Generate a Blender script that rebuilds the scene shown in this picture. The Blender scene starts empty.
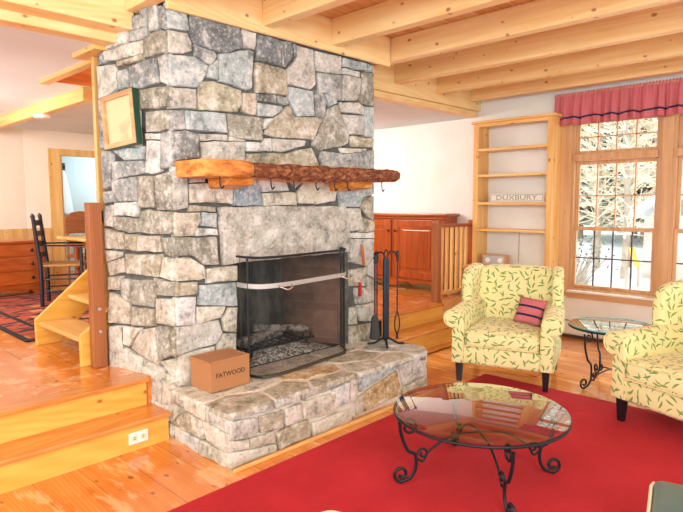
import bpy, bmesh, math, random
from mathutils import Vector, Matrix, noise
random.seed(7)
C = bpy.context.scene.collection
PI = math.pi

# ---------------------------------------------------------------- helpers
def V(*a): return Vector(a)
def setp(o, label=None, cat=None, group=None, kind=None):
    if label: o['label'] = label
    if cat: o['category'] = cat
    if group: o['group'] = group
    if kind: o['kind'] = kind
    return o
def thing(name, label, cat, loc=(0,0,0), rotz=0, group=None):
    o = bpy.data.objects.new(name, None); C.objects.link(o)
    o.empty_display_size = .05
    o.location = loc; o.rotation_euler = (0,0,rotz)
    return setp(o, label, cat, group)
def box_uv(me):
    uv = me.uv_layers.new(name='UVMap')
    for p in me.polygons:
        n = p.normal; ax = max(range(3), key=lambda i: abs(n[i]))
        for li in p.loop_indices:
            c = me.vertices[me.loops[li].vertex_index].co
            uv.data[li].uv = (c.y, c.z) if ax==0 else ((c.x, c.z) if ax==1 else (c.x, c.y))
def obj(name, bm, mat, parent=None, world=False, smooth=None, label=None, uv=False):
    """one mesh object; world=True: vertices were made in world space, move into the parent's frame"""
    bmesh.ops.recalc_face_normals(bm, faces=bm.faces[:])
    me = bpy.data.meshes.new(name)
    if world and parent is not None:
        m = Matrix.Translation(parent.location) @ parent.rotation_euler.to_matrix().to_4x4()
        bmesh.ops.transform(bm, matrix=m.inverted(), verts=bm.verts[:])
    bm.to_mesh(me); bm.free()
    for m in (mat if isinstance(mat,(list,tuple)) else [mat]): me.materials.append(m)
    o = bpy.data.objects.new(name, me); C.objects.link(o)
    if parent is not None: o.parent = parent
    if smooth is not None:
        for p in me.polygons: p.use_smooth = True
        if smooth < 3: me.set_sharp_from_angle(angle=smooth)
    if uv: box_uv(me)
    if label: o['label'] = label
    return o
def dup(root, loc=None, rotz=None, label=None, group=None):
    r = root.copy(); C.objects.link(r)
    if loc is not None: r.location = loc
    if rotz is not None: r.rotation_euler = (0,0,rotz)
    if label: r['label'] = label
    if group: r['group'] = group
    for ch in list(root.children):
        c = ch.copy(); C.objects.link(c); c.parent = r
        for g in list(ch.children):
            d = g.copy(); C.objects.link(d); d.parent = c
    return r
def B(): return bmesh.new()
def box(bm, a, b, bev=0, seg=2, M=None, mi=0):
    a, b = Vector(a), Vector(b)
    r = bmesh.ops.create_cube(bm, size=1); vs = r['verts']
    for v in vs:
        v.co = Vector(((a[i]+b[i])/2 + v.co[i]*(b[i]-a[i])) for i in range(3))
    fs = list({f for v in vs for f in v.link_faces})
    if bev:
        es = list({e for f in fs for e in f.edges})
        rr = bmesh.ops.bevel(bm, geom=es, offset=bev, segments=seg, profile=.5, affect='EDGES')
        vs = list({v for f in rr['faces'] for v in f.verts} | {v for v in vs if v.is_valid})
        fs = list({f for v in vs for f in v.link_faces})
    for f in fs: f.material_index = mi
    if M is not None: bmesh.ops.transform(bm, matrix=M, verts=vs)
    return vs
def sbox(a, b, bev=0, seg=2, M=None):
    bm = B(); box(bm, a, b, bev, seg, M); return bm
def prism(bm, pts, axis, lo, hi, bev=0, seg=2, M=None, mi=0):
    """pts 2D polygon; axis 0: (y,z) along x; 1: (x,z) along y; 2: (x,y) along z"""
    def mk(p, t):
        return Vector((t,p[0],p[1])) if axis==0 else (Vector((p[0],t,p[1])) if axis==1 else Vector((p[0],p[1],t)))
    A = [bm.verts.new(mk(p,lo)) for p in pts]; Bv = [bm.verts.new(mk(p,hi)) for p in pts]
    n = len(pts); fs = [bm.faces.new(A), bm.faces.new(Bv[::-1])]
    for i in range(n): fs.append(bm.faces.new((A[i],Bv[i],Bv[(i+1)%n],A[(i+1)%n])))
    vs = A+Bv
    bmesh.ops.recalc_face_normals(bm, faces=fs)
    for f in fs: f.material_index = mi
    if bev:
        es = list({e for f in fs for e in f.edges})
        rr = bmesh.ops.bevel(bm, geom=[e for e in fs[0].edges]+[e for e in fs[1].edges], offset=bev, segments=seg, profile=.5, affect='EDGES')
        vs = list({v for f in rr['faces'] for v in f.verts} | {v for v in vs if v.is_valid})
    if M is not None: bmesh.ops.transform(bm, matrix=M, verts=vs)
    return vs
def tube(bm, pts, r, n=8, cap=True, mi=0, flat=None):
    pts = [Vector(p) for p in pts]; rr = r if isinstance(r,(list,tuple)) else [r]*len(pts)
    rings = []; up = None
    for i, p in enumerate(pts):
        t = (pts[min(i+1,len(pts)-1)] - pts[max(i-1,0)]).normalized()
        if up is None:
            up = Vector((0,0,1)) if abs(t.z) < .9 else Vector((1,0,0))
        s = t.cross(up)
        if s.length < 1e-4: s = t.cross(Vector((0,1,0)))
        s.normalize(); up = s.cross(t).normalized()
        fl = flat if flat else 1
        rings.append([bm.verts.new(p + s*math.cos(2*PI*k/n)*rr[i] + up*math.sin(2*PI*k/n)*rr[i]*fl) for k in range(n)])
    for a, b in zip(rings, rings[1:]):
        for k in range(n):
            f = bm.faces.new((a[k], a[(k+1)%n], b[(k+1)%n], b[k])); f.material_index = mi
    if cap:
        bm.faces.new(rings[0]).material_index = mi; bm.faces.new(rings[-1][::-1]).material_index = mi
def lathe(bm, prof, c=(0,0,0), n=24, mi=0):
    rings = []
    for r, z in prof:
        rings.append([bm.verts.new((c[0]+max(r,1e-4)*math.cos(2*PI*k/n), c[1]+max(r,1e-4)*math.sin(2*PI*k/n), c[2]+z)) for k in range(n)])
    for a, b in zip(rings, rings[1:]):
        for k in range(n):
            f = bm.faces.new((a[k], a[(k+1)%n], b[(k+1)%n], b[k])); f.material_index = mi
    bm.faces.new(rings[0][::-1]).material_index = mi; bm.faces.new(rings[-1]).material_index = mi
def crom(P, k=8):
    P = [Vector(p) for p in P]; P = [P[0]*2-P[1]] + P + [P[-1]*2-P[-2]]; out = []
    for i in range(1, len(P)-2):
        a,b,c,d = P[i-1:i+3]
        for j in range(k):
            t = j/k
            out.append(.5*((2*b)+(c-a)*t+(2*a-5*b+4*c-d)*t*t+(3*b-a-3*c+d)*t**3))
    out.append(P[-2]); return out

# ---------------------------------------------------------------- materials
def srgb(h):
    if isinstance(h, str):
        h = h.lstrip('#'); h = [int(h[i:i+2],16)/255 for i in (0,2,4)]
    return tuple((c/12.92 if c <= .04045 else ((c+.055)/1.055)**2.4) for c in h) + (1,)
class NT:
    def __init__(s, name):
        s.m = bpy.data.materials.new(name); s.m.use_nodes = True
        s.t = s.m.node_tree; s.p = s.t.nodes['Principled BSDF']; s.L = s.t.links
    def n(s, ty, **k):
        x = s.t.nodes.new(ty)
        for a, b in k.items(): setattr(x, a, b)
        return x
    def put(s, sock, v):
        if hasattr(v, 'is_output'): s.L.new(v, sock)
        else: sock.default_value = v
    def math(s, op, a, b=0, c=None):
        x = s.n('ShaderNodeMath', operation=op); s.put(x.inputs[0], a); s.put(x.inputs[1], b)
        if c is not None: s.put(x.inputs[2], c)
        return x.outputs[0]
    def vmath(s, op, a, b=(0,0,0), out=0):
        x = s.n('ShaderNodeVectorMath', operation=op); s.put(x.inputs[0], a); s.put(x.inputs[1], b); return x.outputs[out]
    def mix(s, f, a, b, mode='MIX'):
        x = s.n('ShaderNodeMix', data_type='RGBA', blend_type=mode); s.put(x.inputs[0], f); s.put(x.inputs[6], a); s.put(x.inputs[7], b); return x.outputs[2]
    def ramp(s, f, stops):
        x = s.n('ShaderNodeValToRGB'); r = x.color_ramp
        while len(r.elements) < len(stops): r.elements.new(.5)
        for e, (p, c) in zip(r.elements, stops): e.position = p; e.color = c if isinstance(c, tuple) else (c,c,c,1)
        s.put(x.inputs[0], f); return x.outputs[0]
    def noise(s, vec, scale, detail=3, rough=.5, out=0):
        x = s.n('ShaderNodeTexNoise'); s.put(x.inputs['Vector'], vec); x.inputs['Scale'].default_value = scale
        x.inputs['Detail'].default_value = detail; x.inputs['Roughness'].default_value = rough; return x.outputs[out]
    def coord(s, which='Object'): return s.n('ShaderNodeTexCoord').outputs[which]
    def rand(s): return s.n('ShaderNodeObjectInfo').outputs['Random']
    def scale(s, v, sc): return s.vmath('MULTIPLY', v, sc)
    def bump(s, h, strength=.3, dist=.01):
        x = s.n('ShaderNodeBump'); x.inputs['Strength'].default_value = strength; x.inputs['Distance'].default_value = dist
        s.put(x.inputs['Height'], h); s.L.new(x.outputs[0], s.p.inputs['Normal'])
    def base(s, c): s.put(s.p.inputs['Base Color'], c)
    def set(s, **k):
        for a, b in k.items(): s.put(s.p.inputs[a.replace('_',' ')], b)
        return s
def plain(name, c, rough=.6, metal=0, **k):
    t = NT(name); t.base(srgb(c)); t.set(Roughness=rough, Metallic=metal, **k); return t.m
def mottled(name, c1, c2, scale=6, rough=.7, bump=0, metal=0):
    t = NT(name); v = t.coord()
    t.base(t.mix(t.ramp(t.noise(v, scale), [(.3,0.),(.7,1.)]), srgb(c1), srgb(c2))); t.set(Roughness=rough, Metallic=metal)
    if bump: t.bump(t.noise(v, scale*12, 2), bump, .004)
    return t.m
def wood(name, c1, c2, axis=0, rough=.45, knots=.5, knotc='#8a4a20', board=None, seam='#7a4a1e', bvar=.25, ring=22, coat=0, worn=None):
    """sawn pine: grain stretched along axis, knots, optional boards (board=(across axis, width, length))"""
    t = NT(name); v = t.coord(); rnd = t.rand()
    off = t.n('ShaderNodeCombineXYZ'); t.L.new(t.math('MULTIPLY', rnd, 37.), off.inputs[0]); t.L.new(t.math('MULTIPLY', rnd, 17.), off.inputs[1]); t.L.new(t.math('MULTIPLY', rnd, 23.), off.inputs[2])
    v0 = v
    v = t.vmath('ADD', v, off.outputs[0])
    seamf = None
    if board:
        ac, w, ln = board
        sp = t.n('ShaderNodeSeparateXYZ'); t.L.new(v0, sp.inputs[0])
        q = t.math('DIVIDE', sp.outputs[ac], w); bi = t.math('FLOOR', q); fr = t.math('FRACT', q)
        wn = t.n('ShaderNodeTexWhiteNoise', noise_dimensions='1D'); t.L.new(bi, wn.inputs['W'])
        al = t.math('ADD', t.math('DIVIDE', sp.outputs[axis], ln), t.math('MULTIPLY', wn.outputs[0], 5.)); bj = t.math('FLOOR', al); fj = t.math('FRACT', al)
        wn2 = t.n('ShaderNodeTexWhiteNoise', noise_dimensions='2D'); cb = t.n('ShaderNodeCombineXYZ'); t.L.new(bi, cb.inputs[0]); t.L.new(bj, cb.inputs[1]); t.L.new(cb.outputs[0], wn2.inputs['Vector'])
        v = t.vmath('ADD', v, t.scale(wn2.outputs['Color'], (9,9,9)))
        e = .004/w; s1 = t.math('LESS_THAN', fr, e); s2 = t.math('LESS_THAN', fj, .003/ln); seamf = t.math('MAXIMUM', s1, s2)
        bv = wn2.outputs[0]
    st = [14,14,14]; st[axis] = .9
    g = t.noise(t.scale(v, tuple(st)), 1., 4, .6)
    kn = t.n('ShaderNodeTexVoronoi', voronoi_dimensions='2D'); oth = [i for i in range(3) if i != axis]
    s3 = t.n('ShaderNodeSeparateXYZ'); t.L.new(v, s3.inputs[0]); c3 = t.n('ShaderNodeCombineXYZ')
    t.L.new(t.math('MULTIPLY', s3.outputs[axis], 2.3), c3.inputs[0]); t.L.new(t.math('MULTIPLY', t.math('ADD', s3.outputs[oth[0]], s3.outputs[oth[1]]), 3.6), c3.inputs[1])
    t.L.new(c3.outputs[0], kn.inputs['Vector']); kn.inputs['Scale'].default_value = 1.4; kn.inputs['Randomness'].default_value = 1.
    kd = kn.outputs['Distance']
    col = t.mix(t.ramp(g, [(.3,0.),(.7,1.)]), srgb(c1), srgb(c2))
    wv = t.n('ShaderNodeTexWave', bands_direction='XYZ'[0], wave_profile='SIN'); ws = [1,1,1]; ws[axis] = .05
    t.L.new(t.vmath('ADD', t.scale(v, tuple(ws)), t.scale(t.noise(t.scale(v, tuple(x*.12 for x in st)), 1., 2, .5, 1), (.35,.35,.35))), wv.inputs['Vector']); wv.inputs['Scale'].default_value = ring
    wv.inputs['Distortion'].default_value = 2.
    col = t.mix(t.math('MULTIPLY', wv.outputs['Fac'], .22), col, srgb(c2), 'MULTIPLY')
    if knots:
        kc = t.n('ShaderNodeSeparateColor'); t.L.new(kn.outputs['Color'], kc.inputs[0])
        kd = t.math('ADD', kd, t.math('MULTIPLY', kc.outputs[0], .16*knots))
        kd = t.math('ADD', kd, t.math('MULTIPLY', t.math('SUBTRACT', t.noise(v, 22, 2), .5), .05))
        kf = t.ramp(kd, [(.05*knots*2, 1.),(.10*knots*2, 0.)])
        col = t.mix(t.math('MULTIPLY', kf, .8), col, srgb(knotc))
    if board:
        col = t.mix(t.math('MULTIPLY', bv, bvar), col, srgb(c2), 'MULTIPLY')
        col = t.mix(t.math('MULTIPLY', seamf, .75), col, srgb(seam))
    if worn:
        wf = t.ramp(t.noise(t.scale(v0, worn[1]), worn[2], 4, .65), [(.54,0.),(.62,1.)])
        col = t.mix(t.math('MULTIPLY', wf, worn[3]), col, srgb(worn[0]))
    t.base(col); t.set(Roughness=rough)
    if coat: t.set(Coat_Weight=coat, Coat_Roughness=.12)
    t.bump(g, .08, .003)
    return t.m

PINE = '#f2cf93'; PINE2 = '#dba867'
M = {}
for a, n in ((0,'x'),(1,'y'),(2,'z')):
    M['pine_'+n] = wood('pine_'+n, '#fae3ac', '#ebc684', a, .5, .42)
    M['trim_'+n] = wood('trim_'+n, '#f3cc86', '#dca658', a, .4, .35)
    M['cherry_'+n] = wood('cherry_'+n, '#c05c20', '#93400e', a, .3, .2, '#5a2408', coat=.4)
    M['shelfw_'+n] = wood('shelfw_'+n, '#f5cf8a', '#dfa657', a, .4, .45)
    M['winw_'+n] = wood('winw_'+n, '#dfb488', '#ca9866', a, .45, .2)
    M['brownpost_'+n] = wood('brownpost_'+n, '#b5713f', '#96552b', a, .45, .15, '#6b3a18')
M['ceiling_plank'] = wood('ceiling_plank', '#f5d29c', '#d9a263', 0, .55, .5, board=(1,.13,2.4), bvar=.55)
M['floor'] = wood('floor_pine', '#efa955', '#dc8631', 1, .2, .45, '#8f4212', board=(0,.24,2.6), bvar=.35, coat=.5, worn=('#f6cf98',(9,2.2,1),1.1,.45))
M['floor_up'] = wood('floor_pine_raised', '#efa854', '#dd862f', 1, .2, .4, '#8f4212', board=(0,.22,2.2), bvar=.35, coat=.5, worn=('#f8d8a8',(5,6,1),1.3,.5))
M['tread'] = wood('tread_pine', '#e69c4c', '#c97a30', 0, .25, .3, '#7a3a14', coat=.5)
M['riser'] = wood('riser_pine', '#f7c460', '#ebaa44', 0, .4, .45, '#9c4a18')
M['white'] = mottled('white_plaster', '#f0f0ec', '#eae9e3', 3, .85)
M['peach'] = mottled('peach_plaster', '#f4e4d0', '#f1dfc9', 3, .85)
M['ceilwhite'] = mottled('ceiling_plaster', '#e0e8ee', '#d8e0e8', 2, .9)
M['wainscot'] = wood('wainscot_pine', '#f2c98a', '#dfa964', 2, .45, .3, board=(0,.14,9.), bvar=.2)
M['bluewall'] = plain('blue_grey_wall', '#b9cdd2', .8)
M['iron'] = plain('black_iron', '#1c1f24', .45, .3)
M['ironblue'] = plain('blued_iron', '#2c3a4c', .4, .6)
M['black'] = plain('black_paint', '#14121a', .4)
M['darkleg'] = plain('dark_leg', '#15161c', .35)
M['chrome'] = plain('polished_nickel', '#e8e4de', .18, 1)
M['steel'] = plain('brushed_steel', '#b8b6b2', .4, .8)
M['whitepl'] = plain('white_plastic', '#f4f3f0', .4)
M['snow'] = mottled('snow', '#fdfdff', '#f0f3f8', .7, .8)

# stone
def stone_mat(name, bumps=.5):
    t = NT(name); v = t.coord()
    at = t.n('ShaderNodeAttribute', attribute_name='stone'); c = at.outputs['Color']
    n1 = t.noise(v, 9, 5, .65); n2 = t.noise(v, 38, 4, .7); n3 = t.noise(t.vmath('ADD', v, (5,3,9)), 5, 3, .6)
    c = t.mix(t.ramp(n1, [(.52,0.),(.66,.6)]), c, srgb('#efece6'))
    c = t.mix(t.ramp(n1, [(.34,.7),(.48,0.)]), c, srgb('#8f8e8c'), 'MULTIPLY')
    c = t.mix(t.ramp(n2, [(.54,0.),(.68,.5)]), c, srgb('#f4f1ea'))
    c = t.mix(t.ramp(n2, [(.32,.6),(.45,0.)]), c, srgb('#77757a'), 'MULTIPLY')
    c = t.mix(t.ramp(n3, [(.60,0.),(.72,.3)]), c, srgb('#e3c79a'), 'MULTIPLY')
    t.base(c); t.set(Roughness=.85)
    t.bump(t.math('ADD', n1, t.math('MULTIPLY', n2, .6)), bumps, .012)
    return t.m
M['stone'] = stone_mat('field_stone')
M['mortar'] = mottled('dark_mortar', '#6f6e69', '#4b4a45', 14, .95, .4)
M['mortar_light'] = mottled('light_mortar', '#ece4d6', '#d9cfbf', 14, .95, .4)

# leaf print upholstery
def leaf_mat():
    t = NT('leaf_print_fabric'); uv = t.coord('UV'); col = srgb('#f0e493')
    sh = t.noise(t.coord(), 5, 2); col = t.mix(sh, srgb('#f1e8ae'), srgb('#eadf9c'))
    for k, (sc, L, W, cg, off) in enumerate(((14., .033, .0072, '#5f9038', (0,0,0)), (13., .028, .0056, '#7a9c4a', (.37,.71,0)))):
        p = t.vmath('ADD', uv, off)
        vo = t.n('ShaderNodeTexVoronoi', voronoi_dimensions='2D'); t.L.new(p, vo.inputs['Vector']); vo.inputs['Scale'].default_value = sc; vo.inputs['Randomness'].default_value = .75
        d = t.vmath('SUBTRACT', p, vo.outputs['Position'])
        sp = t.n('ShaderNodeSeparateXYZ'); t.L.new(d, sp.inputs[0]); sc_ = t.n('ShaderNodeSeparateColor'); t.L.new(vo.outputs['Color'], sc_.inputs[0])
        an = t.math('MULTIPLY', sc_.outputs[0], 6.283); ca = t.math('COSINE', an); sa = t.math('SINE', an)
        al = t.math('ADD', t.math('MULTIPLY', sp.outputs[0], ca), t.math('MULTIPLY', sp.outputs[1], sa))
        pe = t.math('SUBTRACT', t.math('MULTIPLY', sp.outputs[1], ca), t.math('MULTIPLY', sp.outputs[0], sa))
        q = t.math('DIVIDE', al, L); q2 = t.math('MULTIPLY', q, q)
        w = t.math('MULTIPLY', t.math('SUBTRACT', 1., q2), W)
        pe2 = t.math('ABSOLUTE', t.math('ADD', pe, t.math('MULTIPLY', q2, .006)))
        f = t.math('LESS_THAN', pe2, w)
        col = t.mix(t.math('MULTIPLY', f, .9), col, srgb(cg))
    t.base(col); t.set(Roughness=.85); t.p.inputs['Sheen Weight'].default_value = .2
    t.bump(t.noise(uv, 260, 1), .1, .002)
    return t.m
M['leaf'] = leaf_mat()
M['piping'] = plain('cream_piping', '#ede0a0', .8)
def carpet_mat():
    t = NT('red_carpet'); v = t.coord()
    a = t.noise(v, 1.6, 3, .6); b = t.noise(v, 90, 2, .7)
    c = t.mix(t.ramp(a, [(.35,0.),(.68,1.)]), srgb('#b3121f'), srgb('#cb2230'))
    c = t.mix(t.math('MULTIPLY', b, .35), c, srgb('#8d0f16'))
    t.base(c); t.set(Roughness=.95); t.bump(b, .35, .006)
    return t.m
M['carpet'] = carpet_mat()
def glass_mat(name, tint='#e8f6f2', rough=.0, refl=1.0):
    t = NT(name); t.t.nodes.remove(t.p); out = t.t.nodes['Material Output']
    tr = t.n('ShaderNodeBsdfTransparent'); tr.inputs[0].default_value = srgb(tint)
    gl = t.n('ShaderNodeBsdfGlossy'); gl.inputs['Roughness'].default_value = rough
    fr = t.n('ShaderNodeFresnel'); fr.inputs['IOR'].default_value = 1.55
    mx = t.n('ShaderNodeMixShader'); ge = t.n('ShaderNodeNewGeometry'); t.L.new(t.math('MULTIPLY', t.math('MINIMUM', t.math('MULTIPLY', fr.outputs[0], refl), 1.), t.math('SUBTRACT', 1., ge.outputs['Backfacing'])), mx.inputs[0]); t.L.new(tr.outputs[0], mx.inputs[1]); t.L.new(gl.outputs[0], mx.inputs[2])
    t.L.new(mx.outputs[0], out.inputs[0]); return t.m
M['pane'] = glass_mat('window_glass', '#f6fbfb')
M['tabletop'] = glass_mat('table_glass', '#e6f4ef', .015, 2.4)
M['glassedge'] = plain('glass_edge', '#2f8f8c', .15, 0, Transmission_Weight=.4)
def mesh_mat():
    t = NT('fire_screen_mesh'); out = t.t.nodes['Material Output']; tr = t.n('ShaderNodeBsdfTransparent'); mx = t.n('ShaderNodeMixShader')
    t.base(srgb('#3a3c3a')); t.set(Roughness=.5, Metallic=.3)
    sp = t.n('ShaderNodeSeparateXYZ'); t.L.new(t.coord(), sp.inputs[0])
    a = t.math('LESS_THAN', t.math('FRACT', t.math('DIVIDE', sp.outputs[0], .0035)), .15)
    b = t.math('LESS_THAN', t.math('FRACT', t.math('DIVIDE', sp.outputs[2], .0035)), .15)
    t.L.new(t.math('MAXIMUM', a, b), mx.inputs[0]); t.L.new(tr.outputs[0], mx.inputs[1]); t.L.new(t.p.outputs[0], mx.inputs[2]); t.L.new(mx.outputs[0], out.inputs[0])
    return t.m
M['mesh'] = mesh_mat()
def brick_mat():
    t = NT('sooty_firebrick'); v = t.coord()
    sp = t.n('ShaderNodeSeparateXYZ'); t.L.new(v, sp.inputs[0]); cb = t.n('ShaderNodeCombineXYZ')
    t.L.new(t.math('ADD', sp.outputs[0], sp.outputs[1]), cb.inputs[0]); t.L.new(sp.outputs[2], cb.inputs[1])
    br = t.n('ShaderNodeTexBrick'); t.L.new(cb.outputs[0], br.inputs['Vector']); br.inputs['Scale'].default_value = 1.
    br.inputs['Brick Width'].default_value = .23; br.inputs['Row Height'].default_value = .075; br.inputs['Mortar Size'].default_value = .005
    br.inputs['Color1'].default_value = srgb('#9a7260'); br.inputs['Color2'].default_value = srgb('#7e5a4a'); br.inputs['Mortar'].default_value = srgb('#8d7264')
    n = t.ramp(t.noise(v, 2.4, 4, .6), [(.36,0.),(.62,.75)])
    t.base(t.mix(n, br.outputs[0], srgb('#242422'))); t.set(Roughness=.9); return t.m
M['brick'] = brick_mat()
M['soot'] = mottled('soot_black_brick', '#2e2f2c', '#161614', 5, .9)
def woven(name, a, b, sc):
    t = NT(name); v = t.coord(); w = t.n('ShaderNodeTexVoronoi', feature='F1', distance='CHEBYCHEV'); t.L.new(v, w.inputs['Vector']); w.inputs['Scale'].default_value = sc
    t.base(t.mix(t.ramp(w.outputs['Distance'], [(.3,0.),(.42,1.)]), srgb(a), srgb(b))); t.set(Roughness=.95); return t.m
# ---------------------------------------------------------------- camera
R = [[0.69487,-0.06767,0.71594],[-0.71912,-0.06058,0.69224],[-0.00347,-0.99587,-0.09076]]
cam = bpy.data.cameras.new('camera'); co = bpy.data.objects.new('camera', cam); C.objects.link(co)
cr = Vector((R[0][0],R[1][0],R[2][0])); cd = Vector((R[0][1],R[1][1],R[2][1])); cf = Vector((R[0][2],R[1][2],R[2][2]))
mw = Matrix((cr, -cd, -cf)).transposed().to_4x4(); mw.translation = Vector((0,0,1.5)); co.matrix_world = mw
cam.sensor_width = 36; cam.lens = 571.31/683*36; cam.clip_start = .05; cam.clip_end = 200
bpy.context.scene.camera = co

F = .366          # raised floor
ZC = 2.56         # plaster ceiling
X = 6.35          # window wall
YB = 8.8          # far wall

def structure(name, bm, mat, **k):
    o = obj(name, bm, mat, **k); o['kind'] = 'structure'; return o
# ---------------------------------------------------------------- shell
bm = B(); box(bm, (-3,-3,-.1), (X,3.29,0)); box(bm, (3.86,3.26,-.1), (X,3.72,0)); structure('floor', bm, M['floor'])
bm = B(); box(bm, (-3,3.50,-.1), (1.79,4.0,F)); box(bm, (-3,4.0,-.1), (5.45,YB,F)); box(bm, (3.80,3.70,-.1), (5.45,4.0,F)); box(bm, (5.45,3.76,-.1), (X,YB,F)); structure('floor', bm, M['floor_up'])
# window wall with two openings (y ranges) and white plaster
W1 = (1.70,2.60); W2 = (.70,1.60); WZ = (.53,2.42)
bm = B()
box(bm, (X,-3,0), (X+.16,YB+.1,WZ[0])); box(bm, (X,-3,WZ[1]), (X+.16,YB+.1,3.1))
for a, b in ((-3,W2[0]),(W2[1],W1[0]),(W1[1],YB+.1)): box(bm, (X,a,WZ[0]), (X+.16,b,WZ[1]))
structure('wall_right', bm, M['white'])
# far wall with a door opening
DX = (3.20,4.05); DZ = 2.22
bm = B(); box(bm, (2.72,YB,F), (DX[0],YB+.12,2.95)); box(bm, (DX[1],YB,F), (X,YB+.12,2.95)); box(bm, (DX[0],YB,DZ), (DX[1],YB+.12,2.95))
structure('wall_back', bm, M['peach'])
bm = B(); prism(bm, [(2.72,YB),(2.72,YB+.12),(-3,7.6+.12),(-3,7.6)], 2, F, 2.95); structure('wall_left', bm, M['peach'])
# low pine wainscot on the far walls
bm = B(); box(bm, (2.74,YB-.02,F), (3.03,YB,1.17)); structure('trim_1', bm, M['wainscot'])
bm = B(); prism(bm, [(2.72,YB-.02),(2.72,YB),(-3,7.6),(-3,7.58)], 2, F, 1.17); structure('trim_2', bm, M['wainscot'])
# door casing, open door edge, room beyond
bm = B(); box(bm, (3.04,YB-.03,F), (DX[0],YB,2.31)); box(bm, (DX[0],YB-.03,DZ), (DX[1],YB,2.31)); box(bm, (DX[1],YB-.03,F), (DX[1]+.16,YB,2.31))
box(bm, (DX[0],YB,F), (DX[0]+.03,YB+.12,DZ)); structure('trim_3', bm, M['trim_z'])
bm = B(); box(bm, (2.6,10.2,F), (5.6,10.3,2.9)); box(bm,(5.5,YB+.12,F),(5.6,10.2,2.9)); box(bm,(2.5,YB+.12,F),(2.6,10.3,2.9)); structure('wall_hall', bm, M['bluewall'])
bm = B(); box(bm, (2.5,YB,F-.1), (5.6,10.3,F-.001)); structure('floor', bm, M['floor_up'])
bm = B(); box(bm, (2.5,YB+.12,2.9), (5.6,10.3,2.95)); structure('ceiling', bm, M['ceilwhite'])
d = structure('door_1', sbox((3.235,YB+.12,F+.01),(3.275,YB+.92,DZ-.02),.003), M['trim_z'])
for z in (.7,1.95): obj('hinge', sbox((3.225,YB+.085,z-.06),(3.236,YB+.125,z+.06)), M['iron'], d)
# plaster ceiling with a stair well
bm = B(); y0 = 3.84; wx0, wx1, wy0, wy1 = 1.87, 4.3, 4.26, 5.30
box(bm, (-3,y0,ZC), (1.70,YB+.1,ZC+.06)); box(bm, (1.70,3.99,ZC), (wx0,YB+.1,ZC+.06)); box(bm, (wx0,3.99,ZC), (X,wy0,ZC+.06)); box(bm, (3.79,y0,ZC), (X,3.99,ZC+.06)); box(bm, (wx0,wy1,ZC), (X,YB+.1,ZC+.06)); box(bm, (wx1,wy0,ZC), (X,wy1,ZC+.06))
structure('ceiling', bm, M['ceilwhite'])
bm = B(); box(bm, (wx0,wy1-.03,ZC-.001), (wx1,wy1-.001,3.5)); box(bm, (wx0-.03,wy0,ZC+.061), (wx0,wy1,3.5)); box(bm, (wx0,wy0-.03,ZC+.061),(wx1,wy0,3.5)); box(bm,(wx1,wy0,ZC+.05),(wx1+.03,wy1,3.5)); box(bm,(wx0-.02,wy0,3.5),(wx1,wy1,3.53))
structure('wall_stairwell', bm, wood('well_board','#e0944a','#bf6a28',0,.4,.3))
bm = B(); box(bm, (wx0-.07,4.24,ZC-.03), (wx0,wy1+.02,ZC)); box(bm, (1.66,3.87,ZC-.03), (1.765,4.24,ZC)); structure('trim_4', bm, M['trim_y'])
# plank ceiling over the joists
bm = B(); box(bm, (-3,-3,2.92), (X,3.86,2.98)); structure('ceiling', bm, M['ceiling_plank'])
# ceiling beams
def beam(name, a, b, mat, label, group=None, bev=.004):
    o = obj(name, sbox(a, b, bev, 1), mat); return setp(o, label, 'beam', group)
beam('header_beam', (-3,3.58,2.615), (1.80,3.74,2.92), M['pine_x'], 'long pine header beam left of the chimney, over the steps')
beam('header_trim', (-3,3.741,2.557), (1.77,3.86,2.92), M['pine_x'], 'lower pine trim board under the left header, beside the plaster ceiling')
beam('header_board', (1.825,3.205,2.675), (3.93,3.235,2.92), M['pine_x'], 'pine board across the top of the stone chimney front')
t = thing('header_beam', 'pine header beam right of the chimney, carrying the last three joists', 'beam', (3.85,3.75,2.55))
obj('timber', sbox((3.80,3.745,2.625),(X,3.86,2.92),.003,1), M['pine_x'], t, world=True)
obj('moulding', sbox((3.78,3.765,2.557),(X-.05,3.88,2.624),.012,2), M['pine_x'], t, world=True)
JN = ['short first joist left of the chimney corner','joist meeting the chimney board above the mantel\'s left half','joist meeting the chimney board above the mantel\'s right half','joist running past the right corner of the stone chimney','first joist right of the chimney','middle joist of the three on the right header','joist nearest the window wall, above the bookcase']
for i, (x, ye) in enumerate(((1.74,3.578),(2.542,3.203),(3.213,3.203),(3.94,3.743),(4.66,3.743),(5.41,3.743),(6.10,3.743))):
    beam('ceiling_joist', (x,-2.5,2.72), (x+.09,ye,2.919), M['pine_y'], 'knotty pine '+JN[i], 'pine ceiling joists')
beam('cross_beam', (2.17,5.34,2.44), (2.25,YB-.01,2.559), M['trim_y'], 'pine beam under the dining room plaster ceiling')
t = thing('smoke_detector', 'round white smoke detector under the dining room beam', 'smoke detector', (2.21,6.50,2.44))
bm = B(); lathe(bm, [(.085,-.001),(.088,-.012),(.075,-.03),(.03,-.036),(.005,-.037)]); obj('cover', bm, M['whitepl'], t, smooth=.6)
bm = B(); lathe(bm, [(.012,-.036),(.012,-.041),(.004,-.042)], n=12); obj('test_button', bm, M['steel'], t)
# baseboards
structure('baseboard_right', sbox((X-.015,3.92,F),(X,YB,F+.09)), M['trim_y'])

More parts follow.
